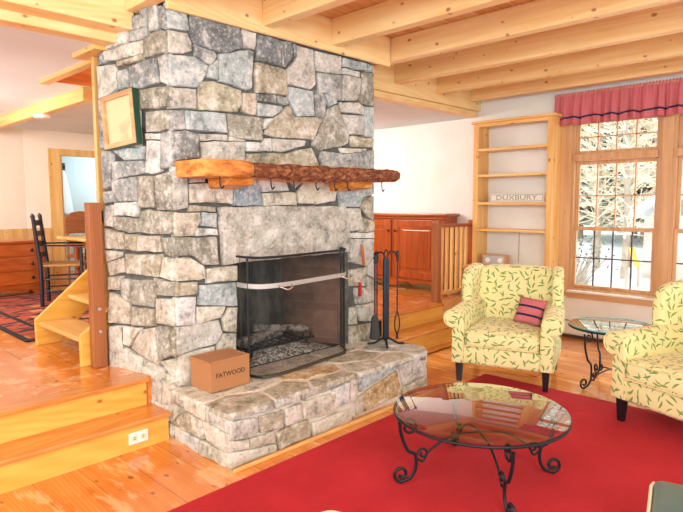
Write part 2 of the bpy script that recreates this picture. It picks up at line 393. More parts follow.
# ---------------------------------------------------------------- steps
def steps(loc, label, lines, parts):
    t = thing('wooden_steps', label, 'steps', loc)
    for nm, a, b, m, bev in parts: obj(nm, sbox(a, b, bev, 2), m, t, world=True)
    return t
steps((0,3.3,0), 'two broad pine steps left of the fireplace, up to the dining room', None, [
 ('riser',(-3,3.262,.0),(1.775,3.30,.158),M['riser'],0), ('tread',(-3,3.235,.158),(1.785,3.50,.183),M['tread'],.006),
 ('riser',(-3,3.485,.184),(1.745,3.515,.341),M['riser'],0), ('tread',(-3,3.455,.341),(1.755,3.60,.3675),M['tread'],.006)])
steps((4.6,3.5,0), 'two pine steps right of the fireplace, beside the railing post', None, [
 ('riser',(3.85,3.415,.0),(5.50,3.445,.158),M['riser'],0), ('tread',(3.82,3.385,.158),(5.52,3.68,.183),M['tread'],.006),
 ('riser',(3.80,3.66,.184),(5.44,3.70,.341),M['riser'],0), ('tread',(3.80,3.635,.341),(5.44,3.80,.3675),M['tread'],.006)])
structure('trim_5', sbox((5.50,3.70,0),(X,3.757,F+.03)), wood('pine_panel','#f4c891','#e3a96a',0,.45,.5,board=(2,.13,3.)))
t = thing('wall_outlet', 'white double socket plate on the riser of the lowest left step', 'outlet', (1.57,3.26,.08))
obj('plate', sbox((-.062,-.008,-.036),(.062,.001,.036),.003), M['whitepl'], t)
for s in (-1,1):
    r = obj('socket', sbox((s*.028-.017,-.0105,-.014),(s*.028+.017,-.006,.014),.003), plain('socket_ivory','#f2e2b8',.4), t)
    for q in (-1,1): obj('slot', sbox((s*.028-.006,-.0112,q*.006-.002),(s*.028+.006,-.0102,q*.006+.002)), M['black'], r)
ST_F = """
b 1.845 2.694 1.979 2.687 1.991 2.583 1.845 2.564
w 1.845 2.553 1.981 2.57 2.011 2.517 2.011 2.464 1.946 2.436 1.845 2.423
d 1.991 2.684 2.17 2.687 2.377 2.675 2.404 2.559 2.274 2.497 2.178 2.495 2.017 2.519 2 2.58
b 1.845 2.412 2.021 2.433 2.122 2.39 2.11 2.328 2.047 2.241 1.845 2.228
g 2.023 2.509 2.178 2.489 2.198 2.465 2.149 2.4 2.027 2.436
b 2.197 2.448 2.194 2.312 2.114 2.317 2.129 2.386
b 2.205 2.477 2.447 2.556 2.492 2.552 2.472 2.301 2.441 2.282 2.2 2.308
w 2.392 2.678 2.517 2.675 2.504 2.566 2.411 2.561
d 2.525 2.674 2.836 2.676 2.851 2.582 2.757 2.485 2.512 2.495
w 2.896 2.666 3.055 2.664 3.086 2.408 3.034 2.368 2.789 2.372 2.791 2.472 2.877 2.562
d 2.848 2.675 2.887 2.671 2.877 2.574 2.857 2.583
w 3.074 2.661 3.362 2.666 3.361 2.53 3.09 2.514
b 3.382 2.663 3.668 2.663 3.668 2.606 3.382 2.595
s 3.371 2.583 3.591 2.587 3.595 2.545 3.371 2.538
b 3.683 2.663 3.76 2.666 3.757 2.606 3.674 2.6
g 3.1 2.502 3.361 2.527 3.37 2.331 3.3 2.322 3.183 2.362 3.117 2.359
w 3.371 2.528 3.591 2.537 3.58 2.379 3.537 2.345 3.37 2.331
n 3.602 2.581 3.76 2.595 3.76 2.324 3.591 2.33 3.569 2.356 3.602 2.439
t 2.507 2.48 2.757 2.479 2.79 2.459 2.797 2.366 2.804 2.286 2.697 2.284 2.503 2.271
b 2.809 2.358 3.052 2.353 3.059 2.17 2.88 2.151 2.829 2.234 2.804 2.279
d 2.503 2.265 2.688 2.277 2.691 2.221 2.502 2.223
g 2.701 2.276 2.804 2.273 2.824 2.231 2.77 2.212 2.7 2.229
d 3.07 2.368 3.173 2.356 3.211 2.307 3.172 2.181 3.143 2.158 3.068 2.17
b 3.183 2.357 3.32 2.327 3.31 2.292 3.23 2.262 3.211 2.307
w 1.845 2.219 2.033 2.228 2.036 2.108 1.845 2.086
y 2.067 2.282 2.16 2.302 2.382 2.27 2.387 2.177 2.35 2.12 2.049 2.109 2.045 2.202
p 2.397 2.261 2.509 2.27 2.516 2.229 2.506 2.125 2.483 2.111 2.393 2.131
g 1.845 2.077 1.945 2.086 1.944 1.972 1.845 1.956
b 1.953 2.087 2.141 2.103 2.25 2.103 2.258 1.977 1.95 1.973
n 2.264 2.105 2.505 2.107 2.559 2.101 2.564 1.948 2.288 1.951 2.268 2.013
b 2.518 2.207 2.738 2.207 2.759 2.19 2.655 2.123 2.516 2.114
s 2.575 2.1 2.655 2.113 2.589 2.036 2.573 2.029
d 1.845 1.951 1.943 1.967 2.044 1.953 2.05 1.797 1.845 1.769
w 2.047 1.959 2.26 1.963 2.262 1.925 2.05 1.915
w 2.053 1.904 2.404 1.93 2.403 1.799 2.055 1.781
w 2.274 1.958 2.404 1.942 2.401 1.932 2.273 1.926
s 2.411 1.931 2.556 1.939 2.572 1.97 2.639 1.973 2.637 1.875 2.414 1.865
t 2.415 1.848 2.764 1.874 3.02 1.927 3.13 1.772 2.413 1.761
t 2.812 2.226 2.862 2.148 3.068 2.164 3.143 2.154 3.048 1.982 2.984 1.988 2.667 1.981 2.579 2.002 2.636 2.088
w 2.647 1.971 2.966 1.976 2.956 1.939 2.731 1.88 2.645 1.883
n 3.319 2.286 3.452 2.062 3.441 1.998 3.348 1.963 3.131 1.914 3.103 1.919 3.038 1.955 3.221 2.247
w 3.34 2.309 3.569 2.334 3.635 2.309 3.635 2.244 3.36 2.236
w 3.37 2.216 3.635 2.233 3.635 2.078 3.452 2.062
b 3.639 2.31 3.76 2.319 3.76 2.07 3.639 2.068
t 3.462 2.053 3.76 2.06 3.76 1.975 3.483 1.972
c 3.348 1.956 3.657 1.962 3.657 1.94 3.378 1.909
g 3.141 1.908 3.378 1.906 3.657 1.938 3.76 1.963 3.76 1.768 3.168 1.76 3.121 1.86
g 1.845 1.733 2.045 1.742 2.047 1.697 1.947 1.685 1.845 1.681
w 1.845 1.679 1.947 1.681 1.951 1.483 1.845 1.46
w 1.96 1.689 2.086 1.693 2.085 1.644 1.958 1.639
c 1.958 1.633 2.295 1.647 2.294 1.502 1.96 1.511
B 2.302 1.671 2.504 1.701 2.555 1.491 2.298 1.492
s 2.5 1.674 2.764 1.69 2.805 1.597 2.55 1.585
c 2.553 1.576 2.863 1.589 2.87 1.492 2.559 1.489
g 2.807 1.683 2.953 1.696 2.863 1.602
c 2.887 1.602 2.968 1.696 3.253 1.7 3.312 1.596 3.291 1.526 3.089 1.496 2.882 1.51
b 3.319 1.679 3.76 1.703 3.76 1.589 3.62 1.551 3.583 1.47 3.352 1.478
t 3.631 1.551 3.76 1.569 3.76 1.357 3.695 1.389 3.601 1.477
t 1.96 1.499 2.05 1.488 2.157 1.481 2.161 1.452 1.959 1.458
b 2.056 1.45 2.17 1.444 2.167 1.347 2.04 1.362 2.052 1.414
s 2.007 1.349 2.167 1.339 2.173 1.294 1.986 1.299
c 1.845 1.451 2.042 1.45 2.052 1.402 1.979 1.3 1.845 1.298
n 1.845 1.296 2.159 1.283 2.163 1.182 2.174 1.098 2.059 1.108 1.982 1.165 1.845 1.177
c 1.845 1.162 1.957 1.156 2.057 1.1 2.065 1.017 2.013 1.004 1.845 1.016
y 2.077 1.08 2.318 1.079 2.32 0.974 2.075 0.98
t 1.845 1.007 2.003 0.996 2 0.915 1.845 0.921
b 2.022 0.967 2.315 0.959 2.316 0.798 2.008 0.846
s 1.845 0.912 1.99 0.899 1.984 0.718 1.845 0.73
c 1.998 0.834 2.221 0.81 2.186 0.734 1.994 0.717
c 2.196 0.723 2.243 0.796 2.311 0.793 2.306 0.61 2.205 0.636
w 1.845 0.721 2.163 0.719 2.194 0.629 2.137 0.563 1.845 0.537
c 2.144 0.558 2.205 0.623 2.306 0.606 2.299 0.3 2.131 0.337
c 1.845 0.529 2.126 0.546 2.118 0.264 1.845 0.343
w 3.404 1.465 3.586 1.464 3.628 1.28 3.463 1.272 3.423 1.383
t 3.607 1.393 3.76 1.347 3.76 1.26 3.565 1.263
s 3.455 1.259 3.76 1.254 3.76 1.202 3.455 1.217
w 3.455 1.212 3.76 1.197 3.76 1.043 3.671 0.964 3.462 1.017
s 3.68 0.963 3.76 1.034 3.76 0.853 3.68 0.891
t 3.462 0.953 3.663 0.956 3.663 0.791 3.462 0.813
w 3.68 0.876 3.76 0.838 3.759 0.648 3.544 0.647 3.523 0.792 3.663 0.782
c 3.469 0.628 3.535 0.634 3.543 0.475 3.469 0.486
w 3.552 0.64 3.759 0.634 3.751 0.472 3.586 0.497
t 3.469 0.472 3.751 0.457 3.751 0.264 3.468 0.301
"""
ST_S = """
g 0.255 2.746 0.179 2.731 0.18 2.614 0.263 2.614
g 0.17 2.73 0.086 2.714 0.075 2.572 0.168 2.576
d 0.073 2.711 0 2.695 0 2.565 0.069 2.572
g 0.469 2.7 0.268 2.701 0.268 2.617 0.362 2.615 0.475 2.615
g 0.362 2.609 0.195 2.616 0.179 2.554 0.237 2.54 0.366 2.542
n 0.218 2.537 0.159 2.563 0.066 2.565 0 2.55 0 2.421 0.129 2.422 0.234 2.419
w 0.641 2.521 0.397 2.535 0.238 2.534 0.246 2.457 0.506 2.451 0.634 2.463
d 0.719 2.52 0.652 2.519 0.645 2.462 0.713 2.442
w 0.711 2.641 0.391 2.638 0.396 2.547 0.718 2.533
t 0.486 2.436 0.242 2.451 0.244 2.415 0.488 2.405
w 0.72 2.436 0.529 2.429 0.518 2.27 0.585 2.233 0.72 2.223
g 0.515 2.383 0.396 2.383 0.393 2.262 0.508 2.256
d 0.385 2.391 0.101 2.413 0.09 2.257 0.334 2.237 0.383 2.267
g 0.077 2.415 0 2.416 0 2.23 0.077 2.256
n 0.284 2.237 0 2.224 0 2.1 0.261 2.106
w 0.651 2.221 0.294 2.232 0.304 1.874 0.673 1.896
g 0.72 2.217 0.651 2.221 0.661 2.078 0.72 2.085
n 0.233 2.088 0 2.079 0 1.965 0.23 1.958
w 0.231 1.949 0.096 1.948 0.098 1.912 0.233 1.909
s 0.237 1.906 0.099 1.902 0.099 1.709 0.186 1.694 0.244 1.708
g 0.081 1.951 0 1.956 0 1.73 0.093 1.721
g 0.719 1.877 0.598 1.864 0.614 1.628 0.716 1.603
b 0.462 1.876 0.264 1.873 0.263 1.796 0.453 1.79 0.587 1.863
g 0.587 1.792 0.269 1.786 0.254 1.702 0.513 1.678 0.592 1.627
b 0.72 2.084 0.662 2.064 0.663 1.887 0.72 1.885
g 0.6 1.667 0.335 1.686 0.344 1.527 0.544 1.521 0.604 1.601
n 0.325 1.685 0.176 1.687 0.168 1.476 0.336 1.482
n 0.171 1.687 0 1.705 0 1.464 0.149 1.463
g 0.72 1.589 0.604 1.6 0.577 1.52 0.72 1.508
s 0.599 1.514 0.355 1.522 0.35 1.423 0.605 1.427
w 0.72 1.494 0.611 1.501 0.61 1.347 0.72 1.351
n 0.605 1.421 0.34 1.417 0.315 1.321 0.45 1.311 0.6 1.334
n 0.328 1.455 0.237 1.468 0 1.451 0 1.31 0.206 1.311 0.346 1.32
p 0.72 1.338 0.504 1.303 0.5 1.197 0.72 1.194
t 0.493 1.303 0.357 1.303 0.373 1.195 0.489 1.197
p 0.351 1.298 0.128 1.3 0.115 1.194 0.363 1.196
n 0.11 1.288 0 1.294 0 1.162 0.086 1.183
c 0.72 1.181 0.544 1.175 0.557 1.141 0.72 1.098
p 0.72 1.098 0.503 1.143 0.498 1.043 0.689 1.004
t 0.48 1.171 0.115 1.181 0.152 1.027 0.488 1.037
c 0.106 1.163 0 1.156 0 1.013 0.132 1.035
p 0.72 0.994 0.543 1.013 0.56 0.915 0.718 0.905
n 0.555 0.998 0.222 1.002 0.211 0.828 0.458 0.824 0.553 0.863
n 0.211 1.022 0 1.006 0 0.92 0.206 0.913
p 0.696 0.891 0.467 0.843 0.477 0.687 0.711 0.667
t 0.448 0.812 0.211 0.815 0.217 0.704 0.456 0.683
p 0.188 0.889 0 0.907 0 0.726 0.196 0.726
c 0.565 0.663 0.361 0.674 0.497 0.528 0.562 0.532
c 0.72 0.642 0.576 0.662 0.574 0.517 0.352 0.467 0.37 0.329 0.72 0.25
p 0.351 0.668 0.198 0.7 0.194 0.583 0.171 0.442 0.341 0.475 0.465 0.525
n 0.187 0.708 0.061 0.716 0.051 0.525 0.159 0.483 0.184 0.584
t 0.052 0.711 0 0.713 0 0.524 0.051 0.532
p 0.342 0.462 0.171 0.435 0 0.311 0.353 0.25
c 0.15 0.478 0 0.517 0 0.321 0.039 0.359
"""
ST_H = """
c 1.797 0.091 2.143 0.045 2.153 0 1.794 0
w 1.802 0.275 1.998 0.246 2.005 0.148 1.949 0.141 1.799 0.165
c 1.799 0.158 1.94 0.133 1.944 0.081 1.797 0.099
p 1.949 0.137 2.13 0.126 2.139 0.056 1.948 0.085
t 2.017 0.245 2.203 0.242 2.197 0.122 2.024 0.15
s 2.128 0.32 2.34 0.32 2.345 0.261 2.133 0.268
c 2.213 0.239 2.349 0.252 2.359 0.142 2.211 0.126
t 2.15 0.104 2.242 0.125 2.413 0.118 2.429 0 2.161 0
w 2.35 0.32 2.635 0.32 2.642 0.273 2.36 0.264
c 2.371 0.25 2.671 0.239 2.675 0.097 2.37 0.13
c 2.44 0.085 2.821 0.089 2.847 0 2.445 0
w 1.803 0.309 2.114 0.308 2.119 0.259 1.802 0.283
s 2.636 0.265 2.79 0.287 2.795 0.133 2.635 0.134
c 2.799 0.312 2.88 0.313 2.888 0.179 2.852 0.118 2.802 0.137
b 2.892 0.306 3.332 0.315 3.322 0.256 3.039 0.213 2.898 0.183
p 2.87 0.145 2.953 0.163 2.935 0.02 2.87 0.018
o 2.966 0.172 3.322 0.242 3.377 0.051 2.953 0.021
w 3.347 0.264 3.553 0.301 3.689 0.242 3.691 0.133 3.399 0.115
t 3.405 0.104 3.691 0.123 3.692 0.065 3.389 0.035
w 3.339 0.273 3.407 0.32 3.692 0.32 3.694 0.255 3.56 0.308
c 3.389 0.025 3.692 0.054 3.694 0 3.372 0
w 2.514 0.32 2.79 0.32 2.79 0.296 2.636 0.277 2.514 0.3
"""
# ---------------------------------------------------------------- stonework
PAL = dict(b='#bac8c8', w='#cfcdc2', g='#adb1ae', d='#8c9291', t='#bbb298', n='#a6a393', c='#ded8c4', p='#cfc4b0', s='#e5e7e2', y='#bfbba2', B='#98a9b0', o='#cfb07c')
def add_stone(bm, lay, poly, fr, depth, relief, col, rnd):
    """poly in plane coords (s,z); fr(s,z,d) -> world point at depth d outwards"""
    n = len(poly); cx = sum(p[0] for p in poly)/n; cz = sum(p[1] for p in poly)/n
    pts = []
    for i in range(n):
        a = poly[i]; b = poly[(i+1)%n]; L = math.hypot(b[0]-a[0], b[1]-a[1]); k = max(1, int(L/.035))
        for j in range(k): pts.append((a[0]+(b[0]-a[0])*j/k, a[1]+(b[1]-a[1])*j/k))
    # shared warp so that neighbours keep parallel ragged joints
    W = []
    for s, z in pts:
        w = noise.noise_vector(Vector((s*7+3.1, z*7, rnd[0])))*.008 + noise.noise_vector(Vector((s*26, z*26, rnd[0]+5)))*.0045
        W.append((s+w.x, z+w.y))
    R_ = sum(math.hypot(p[0]-cx, p[1]-cz) for p in W)/len(W)
    hx = random.uniform(-.5,.5)*relief/R_; hz = random.uniform(-.5,.5)*relief/R_; h0 = random.uniform(.35,1)*relief
    rings = []
    for inset, d in ((.0005,0),(.0015,.6),(.006,.93),(.02,1.0)):
        ring = []
        for s, z in W:
            r = math.hypot(s-cx, z-cz); f = max(.15, (r-inset)/r) if r > 1e-5 else 1
            ss = cx+(s-cx)*f; zz = cz+(z-cz)*f
            dd = depth*0 if d == 0 else d*(h0 + hx*(ss-cx) + hz*(zz-cz)) + (noise.noise(Vector((ss*16,zz*16,rnd[1])))*.006 + noise.noise(Vector((ss*45,zz*45,rnd[1])))*.003 if d > .8 else 0)
            ring.append(bm.verts.new(fr(ss, zz, dd if d else -depth)))
        rings.append(ring)
    for f in (.6,.25):
        ring = []
        for s, z in W:
            r = math.hypot(s-cx, z-cz); g = max(.15,(r-.02)/r)*f if r > 1e-5 else f
            ss = cx+(s-cx)*g; zz = cz+(z-cz)*g
            ring.append(bm.verts.new(fr(ss, zz, h0+hx*(ss-cx)+hz*(zz-cz)+.003+noise.noise(Vector((ss*16,zz*16,rnd[1])))*.009+noise.noise(Vector((ss*45,zz*45,rnd[1])))*.004)))
        rings.append(ring)
    ctr = bm.verts.new(fr(cx, cz, h0+.004))
    m = len(W); fs = []
    for a, b in zip(rings, rings[1:]):
        for k in range(m): fs.append(bm.faces.new((a[k], a[(k+1)%m], b[(k+1)%m], b[k])))
    for k in range(m): fs.append(bm.faces.new((rings[-1][k], rings[-1][(k+1)%m], ctr)))
    c = srgb(PAL[col]); j = random.uniform(.74,.90); c = (c[0]*j*random.uniform(.98,1.02), c[1]*j, c[2]*j*random.uniform(.97,1.03), 1)
    for f in fs:
        f.smooth = True
        for l in f.loops: l[lay] = c
def parse(txt):
    out = []
    for l in txt.strip().split('\n'):
        p = l.split(); q = list(map(float, p[1:])); out.append((p[0], [(q[i],q[i+1]) for i in range(0,len(q),2)]))
    return out
def stone_obj(name, groups, parent, core, core_mat):
    """groups: list of (stones, frame function, depth, relief)"""
    bm = B(); lay = bm.loops.layers.float_color.new('stone')
    for stones, fr, depth, relief in groups:
        for col, poly in stones: add_stone(bm, lay, poly, fr, depth, relief, col, (1.7,4.2))
    n0 = len(bm.faces)
    core(bm)
    bm.faces.ensure_lookup_table()
    for f in bm.faces[n0:]: f.material_index = 1
    me_faces = None
    me = bpy.data.meshes.new(name)
    m = Matrix.Translation(-parent.location); bmesh.ops.transform(bm, matrix=m, verts=bm.verts[:])
    bmesh.ops.recalc_face_normals(bm, faces=bm.faces[:])
    bm.to_mesh(me); bm.free(); me.materials.append(M['stone']); me.materials.append(core_mat)
    o = bpy.data.objects.new(name, me); C.objects.link(o); o.parent = parent
    return o
fp = thing('stone_fireplace', 'massive grey fieldstone fireplace chimney rising from a raised stone hearth', 'fireplace', (2.8,3.3,0))
def fF(s, z, d): return (s, 3.25-d, z)
sd = Vector((-.125,.71)).normalized(); sn = Vector((-sd.y, sd.x))   # outward normal of the left face
def fS(s, z, d): return (1.845+sd.x*s+sn.x*d, 3.25+sd.y*s+sn.y*d, z)
OX0, OX1, OZ = 2.31, 3.39, 1.10
def core(bm):
    def blk(x0, x1, z0, z1, y1=3.97):
        xl = lambda y: x0+.022 + (-.176*(y-3.25) if x0 < 1.9 else 0)
        prism(bm, [(xl(3.272),3.272),(x1,3.272),(x1,y1),(xl(y1),y1)], 2, z0, z1)
    blk(1.845,OX0,0,2.90); blk(OX1,3.74,0,2.90); blk(OX0-.001-.022,OX1+.001,OZ,2.90); blk(OX0-.022,OX1+.001,0,.30)
frontS, sideS = parse(ST_F), parse(ST_S)
# plain courses for the right return and hidden bottoms
def courses(s0, s1, z0, z1, cols, seed, hmin=.1, hmax=.2, wmin=.14, wmax=.36):
    rn = random.Random(seed); out = []; z = z0
    while z < z1-.03:
        h = rn.uniform(hmin,hmax); zt = min(z1, z+h)
        if z1-zt < .05: zt = z1
        s = s0 - rn.uniform(0,.1)
        while s < s1:
            w = rn.uniform(wmin,wmax); a = max(s,s0); b = min(s+w,s1)
            if s1-b < .06: b = s1
            if b-a > .04: out.append((rn.choice(cols), [(a,zt),(b,zt),(b,z),(a,z)]))
            if b == s1: break
            s += w
        z = zt
    return out
def fR(s, z, d): return (3.76+d-.02, 3.25+s, z)
g = [(frontS, fF, .035, .014), (sideS, fS, .035, .014), (courses(0,.72,.3,2.9,'gwtdc',3), fR, .0, .012),
     (courses(0,.55,0,.40,'cptc',5), fS, .035, .01), (courses(1.845,3.76,2.69,2.9,'gwd',6), fF, .035, .008)]
stone_obj('chimney', g, fp, core, M['mortar'])
# lintel stone
bm = B(); lay = bm.loops.layers.float_color.new('stone')
add_stone(bm, lay, [(2.183,1.478),(2.6,1.49),(3.0,1.484),(3.400,1.480),(3.448,1.326),(3.438,1.105),(2.6,1.098),(2.323,1.096),(2.200,1.09)], fF, .10, .03, 'w', (1.7,9.1))
o = obj('lintel', bm, M['stone'], fp, world=True, label='large pale flat stone spanning the fire opening')
for p in o.data.polygons: p.use_smooth = True
# firebox
bm = B(); D = .50
a = [(OX0,3.272),(OX1,3.272),(OX1-.22,3.272+D),(OX0+.22,3.272+D)]
def quad(bm, pts, mi=0):
    f = bm.faces.new([bm.verts.new(p) for p in pts]); f.material_index = mi
z0, z1 = .325, OZ
quad(bm, [(a[0][0],a[0][1],z0),(a[3][0],a[3][1],z0),(a[3][0],a[3][1],z1),(a[0][0],a[0][1],z1)], 1)
quad(bm, [(a[1][0],a[1][1],z0),(a[2][0],a[2][1],z0),(a[2][0],a[2][1],z1),(a[1][0],a[1][1],z1)], 0)
quad(bm, [(a[3][0],a[3][1],z0),(a[2][0],a[2][1],z0),(a[2][0],a[2][1],z1),(a[3][0],a[3][1],z1)], 2)
quad(bm, [(a[0][0],a[0][1],z0),(a[1][0],a[1][1],z0),(a[2][0],a[2][1],z0),(a[3][0],a[3][1],z0)], 1)
quad(bm, [(a[0][0],a[0][1],z1),(a[1][0],a[1][1],z1),(a[2][0],a[2][1],z1),(a[3][0],a[3][1],z1)], 1)
def back_mat():
    t = NT('burnt_firebrick'); v = t.coord(); n = t.ramp(t.noise(t.scale(v,(2.5,1,1.2)), 2.2, 4, .6), [(.4,0.),(.62,1.)])
    t.base(t.mix(n, srgb('#1d1d1b'), srgb('#625f55'))); t.set(Roughness=.9); return t.m
obj('firebox', bm, [M['brick'], M['soot'], back_mat()], fp, world=True)
# hearth: front, left end, right end stones, flagstone top with light joints
HY, HX0, HX1, HZ = 2.63, 1.80, 3.80, .325
CH = (Vector((3.69,2.63)), Vector((3.80,2.74)))
def fH(s, z, d): return (s, HY-d, z)
def fHL(s, z, d): return (HX0-d, HY+s, z)
cdr = (CH[1]-CH[0]).normalized()
def fHR(s, z, d): return (CH[0].x+cdr.x*s+cdr.y*d, CH[0].y+cdr.y*s-cdr.x*d, z)
def fHE(s, z, d): return (HX1+d, 2.83+s, z)
def fT(s, y, d): return (s, y, HZ+d-.002)
def hcore(bm):
    prism(bm, [(HX0+.02,HY+.02),(3.68,HY+.02),(HX1-.02,2.76),(HX1-.02,3.26),(HX0+.02,3.26)], 2, 0, HZ-.004); box(bm, (1.822,3.26,0),(1.87,3.49,.33))
tops = [('t',[(1.79,2.62),(2.12,2.62),(2.16,2.80),(1.98,2.90),(1.79,2.86)]),('c',[(1.79,2.88),(1.97,2.92),(2.06,3.12),(1.97,3.26),(1.79,3.26)]),
 ('t',[(2.14,2.62),(2.42,2.62),(2.50,2.74),(2.40,2.86),(2.18,2.80)]),('c',[(2.00,2.92),(2.17,2.83),(2.38,2.89),(2.34,3.06),(2.09,3.12)]),
 ('t',[(2.45,2.62),(2.86,2.62),(2.84,2.74),(2.53,2.76)]),('o',[(2.42,2.88),(2.53,2.79),(2.85,2.77),(2.92,2.90),(2.74,3.02),(2.45,3.02)]),
 ('c',[(2.89,2.62),(3.14,2.62),(3.20,2.76),(2.96,2.86),(2.87,2.74)]),('t',[(2.95,2.91),(3.22,2.79),(3.40,2.86),(3.34,3.04),(3.02,3.08),(2.93,3.0)]),
 ('c',[(3.17,2.62),(3.50,2.62),(3.54,2.76),(3.40,2.83),(3.23,2.76)]),('w',[(3.53,2.62),(3.70,2.62),(3.81,2.74),(3.80,2.87),(3.60,2.90),(3.56,2.78)]),
 ('w',[(3.42,2.88),(3.54,2.80),(3.60,2.94),(3.80,2.90),(3.80,3.12),(3.56,3.14),(3.37,3.04)]),('c',[(3.0,3.11),(3.33,3.07),(3.54,3.17),(3.54,3.27),(3.02,3.27)]),
 ('w',[(3.57,3.17),(3.80,3.15),(3.80,3.26),(3.57,3.26)]),('t',[(2.0,3.26),(2.09,3.15),(2.34,3.09),(2.36,3.27)]),('c',[(2.38,3.05),(2.72,3.05),(2.90,3.0),(2.98,3.10),(2.98,3.27),(2.4,3.27)])]
endR = [('w',[(0,.32),(.155,.32),(.155,.2),(0,.21)]),('c',[(0,.2),(.155,.19),(.155,0),(0,0)])]
endL = [('w',[(0,.32),(.22,.32),(.22,.22),(0,.21)]),('c',[(.225,.32),(.5,.32),(.47,.23),(.225,.225)]),('c',[(0,.205),(.27,.215),(.24,.1),(0,.09)]),('t',[(.28,.215),(.47,.225),(.62,.1),(.5,.09),(.25,.1)]),('c',[(0,.085),(.3,.09),(.3,0),(0,0)]),('s',[(.31,.09),(.5,.085),(.62,0),(.31,0)]),
  ('p',[(.5,.32),(.62,.32),(.62,.24),(.48,.235)]),('c',[(.49,.225),(.62,.235),(.62,.11)]),('p',[(.63,.35),(.75,.36),(.74,.2),(.63,.22)]),('w',[(.755,.36),(.88,.36),(.88,.21),(.75,.2)]),('c',[(.63,.21),(.88,.2),(.88,.09),(.64,.1)]),('t',[(.63,.09),(.88,.08),(.88,0),(.63,0)])]
g = [(parse(ST_H), fH, .03, .010), (endL, fHL, .03, .012), (endR, fHR, .03, .012), (courses(0,.45,0,.32,'cwt',8), fHE, .02, .01), (tops, fT, .03, .004)]
h = stone_obj('hearth', g, fp, hcore, M['mortar_light'])
# small things fixed to the chimney
bm = B(); tube(bm, [(2.72,3.225,2.60),(2.72,3.205,2.59),(2.72,3.20,2.52),(2.72,3.205,2.49),(2.735,3.205,2.48),(2.75,3.205,2.50)], .006)
setp(obj('wall_hook', bm, M['steel'], smooth=1), 'small metal hook high on the chimney, just under the board', 'hook')
bm = B(); box(bm, (-.012,-.012,-.06),(.012,.012,.06),.006)
t = thing('lighter', 'small red stick lighter standing against the chimney right of the fire opening', 'lighter', (3.55,3.215,.78)); obj('handle', bm, plain('red_plastic','#c8202c',.4), t)
bm = B(); tube(bm, [(3.60,3.215,.98),(3.57,3.215,1.16)], .012)
setp(obj('match_stick', bm, plain('brown_stick','#b86c3a',.6)), 'brown wooden stick leaning on the chimney above the red lighter', 'stick')

# ---------------------------------------------------------------- mantel
mt = thing('mantel_shelf', 'rough half-log mantel shelf with bark edge across the chimney', 'mantel', (2.7,3.1,1.66))
def mantel():
    bm = B(); n = 60; x0, x1 = 1.865, 3.79; rings = []
    for i in range(n+1):
        u = i/n; x = x0+(x1-x0)*u
        
        yf = 2.90 + .035*math.sin(u*5) + .03*noise.noise(Vector((u*9,0,3)))
        zt = 1.768; zb = 1.668 + .01*math.sin(u*9)
        if u > .93: yf += (u-.93)*1.6; zb += (u-.93)*.5
        if u < .2: yf = 2.90; zb = 1.668
        sec = [(3.245,zb),(yf+.06,zb-.004),(yf+.012,zb+.02),(yf,zb+.055),(yf+.012,zt-.02),(yf+.04,zt),(3.245,zt)]
        if u < .17: sec = [(3.245,zb),(yf+.008,zb),(yf+.001,zb+.01),(yf,zb+.05),(yf+.001,zt-.01),(yf+.01,zt),(3.245,zt)]
        ring = []
        for k,(y,z) in enumerate(sec):
            a = .0 if (k in (0,6) or u<.17) else 1
            ring.append(bm.verts.new((x, y+a*.016*noise.noise(Vector((x*22,y*10,z*22+k))), z+a*.012*noise.noise(Vector((x*18,y*10+4,z*22+k))))))
        rings.append(ring)
    for i,(a,b) in enumerate(zip(rings, rings[1:])):
        for k in range(7):
            f = bm.faces.new((a[k],a[(k+1)%7],b[(k+1)%7],b[k])); u = i/n
            f.material_index = 1 if (k in (1,2,3,4) and u > .18 and u < .93) else 0
    bm.faces.new(rings[0]); bm.faces.new(rings[-1][::-1]); return bm
def bark():
    t = NT('reddish_bark'); v = t.coord(); a = t.noise(t.scale(v,(1,1,1.6)), 26, 4, .7); 
    t.base(t.ramp(a, [(.3,srgb('#3a1c10')),(.5,srgb('#83492c')),(.68,srgb('#bd8354'))])); t.set(Roughness=.9); t.bump(a, .9, .02); return t.m
def mwood():
    t = NT('mantel_wood'); v = t.coord(); a = t.noise(t.scale(v,(.6,1,2.2)), 9, 5, .7); 
    t.base(t.ramp(a, [(.32,srgb('#8a4410')),(.45,srgb('#cf7f2c')),(.6,srgb('#eba955'))])); t.set(Roughness=.5); t.bump(a, .3, .008); return t.m
M['mwood'] = mwood()
obj('shelf', mantel(), [M['mwood'], bark()], mt, world=True)
for x0, x1 in ((2.10,2.30),(3.22,3.48)):
    bm = B(); prism(bm, [(3.245,1.60),(3.03,1.625),(3.0,1.667),(3.245,1.667)], 0, x0, x1, .004, 1); obj('bracket', bm, M['mwood'], mt, world=True)
for x in (2.02,2.42,2.62,2.83,3.02,3.16,3.56):
    bm = B(); tube(bm, crom([(x,2.99,1.675),(x,2.985,1.62),(x+.012,2.985,1.60),(x+.028,2.985,1.615)],4), .0045, 6); obj('cup_hook', bm, M['iron'], mt, world=True, smooth=1)

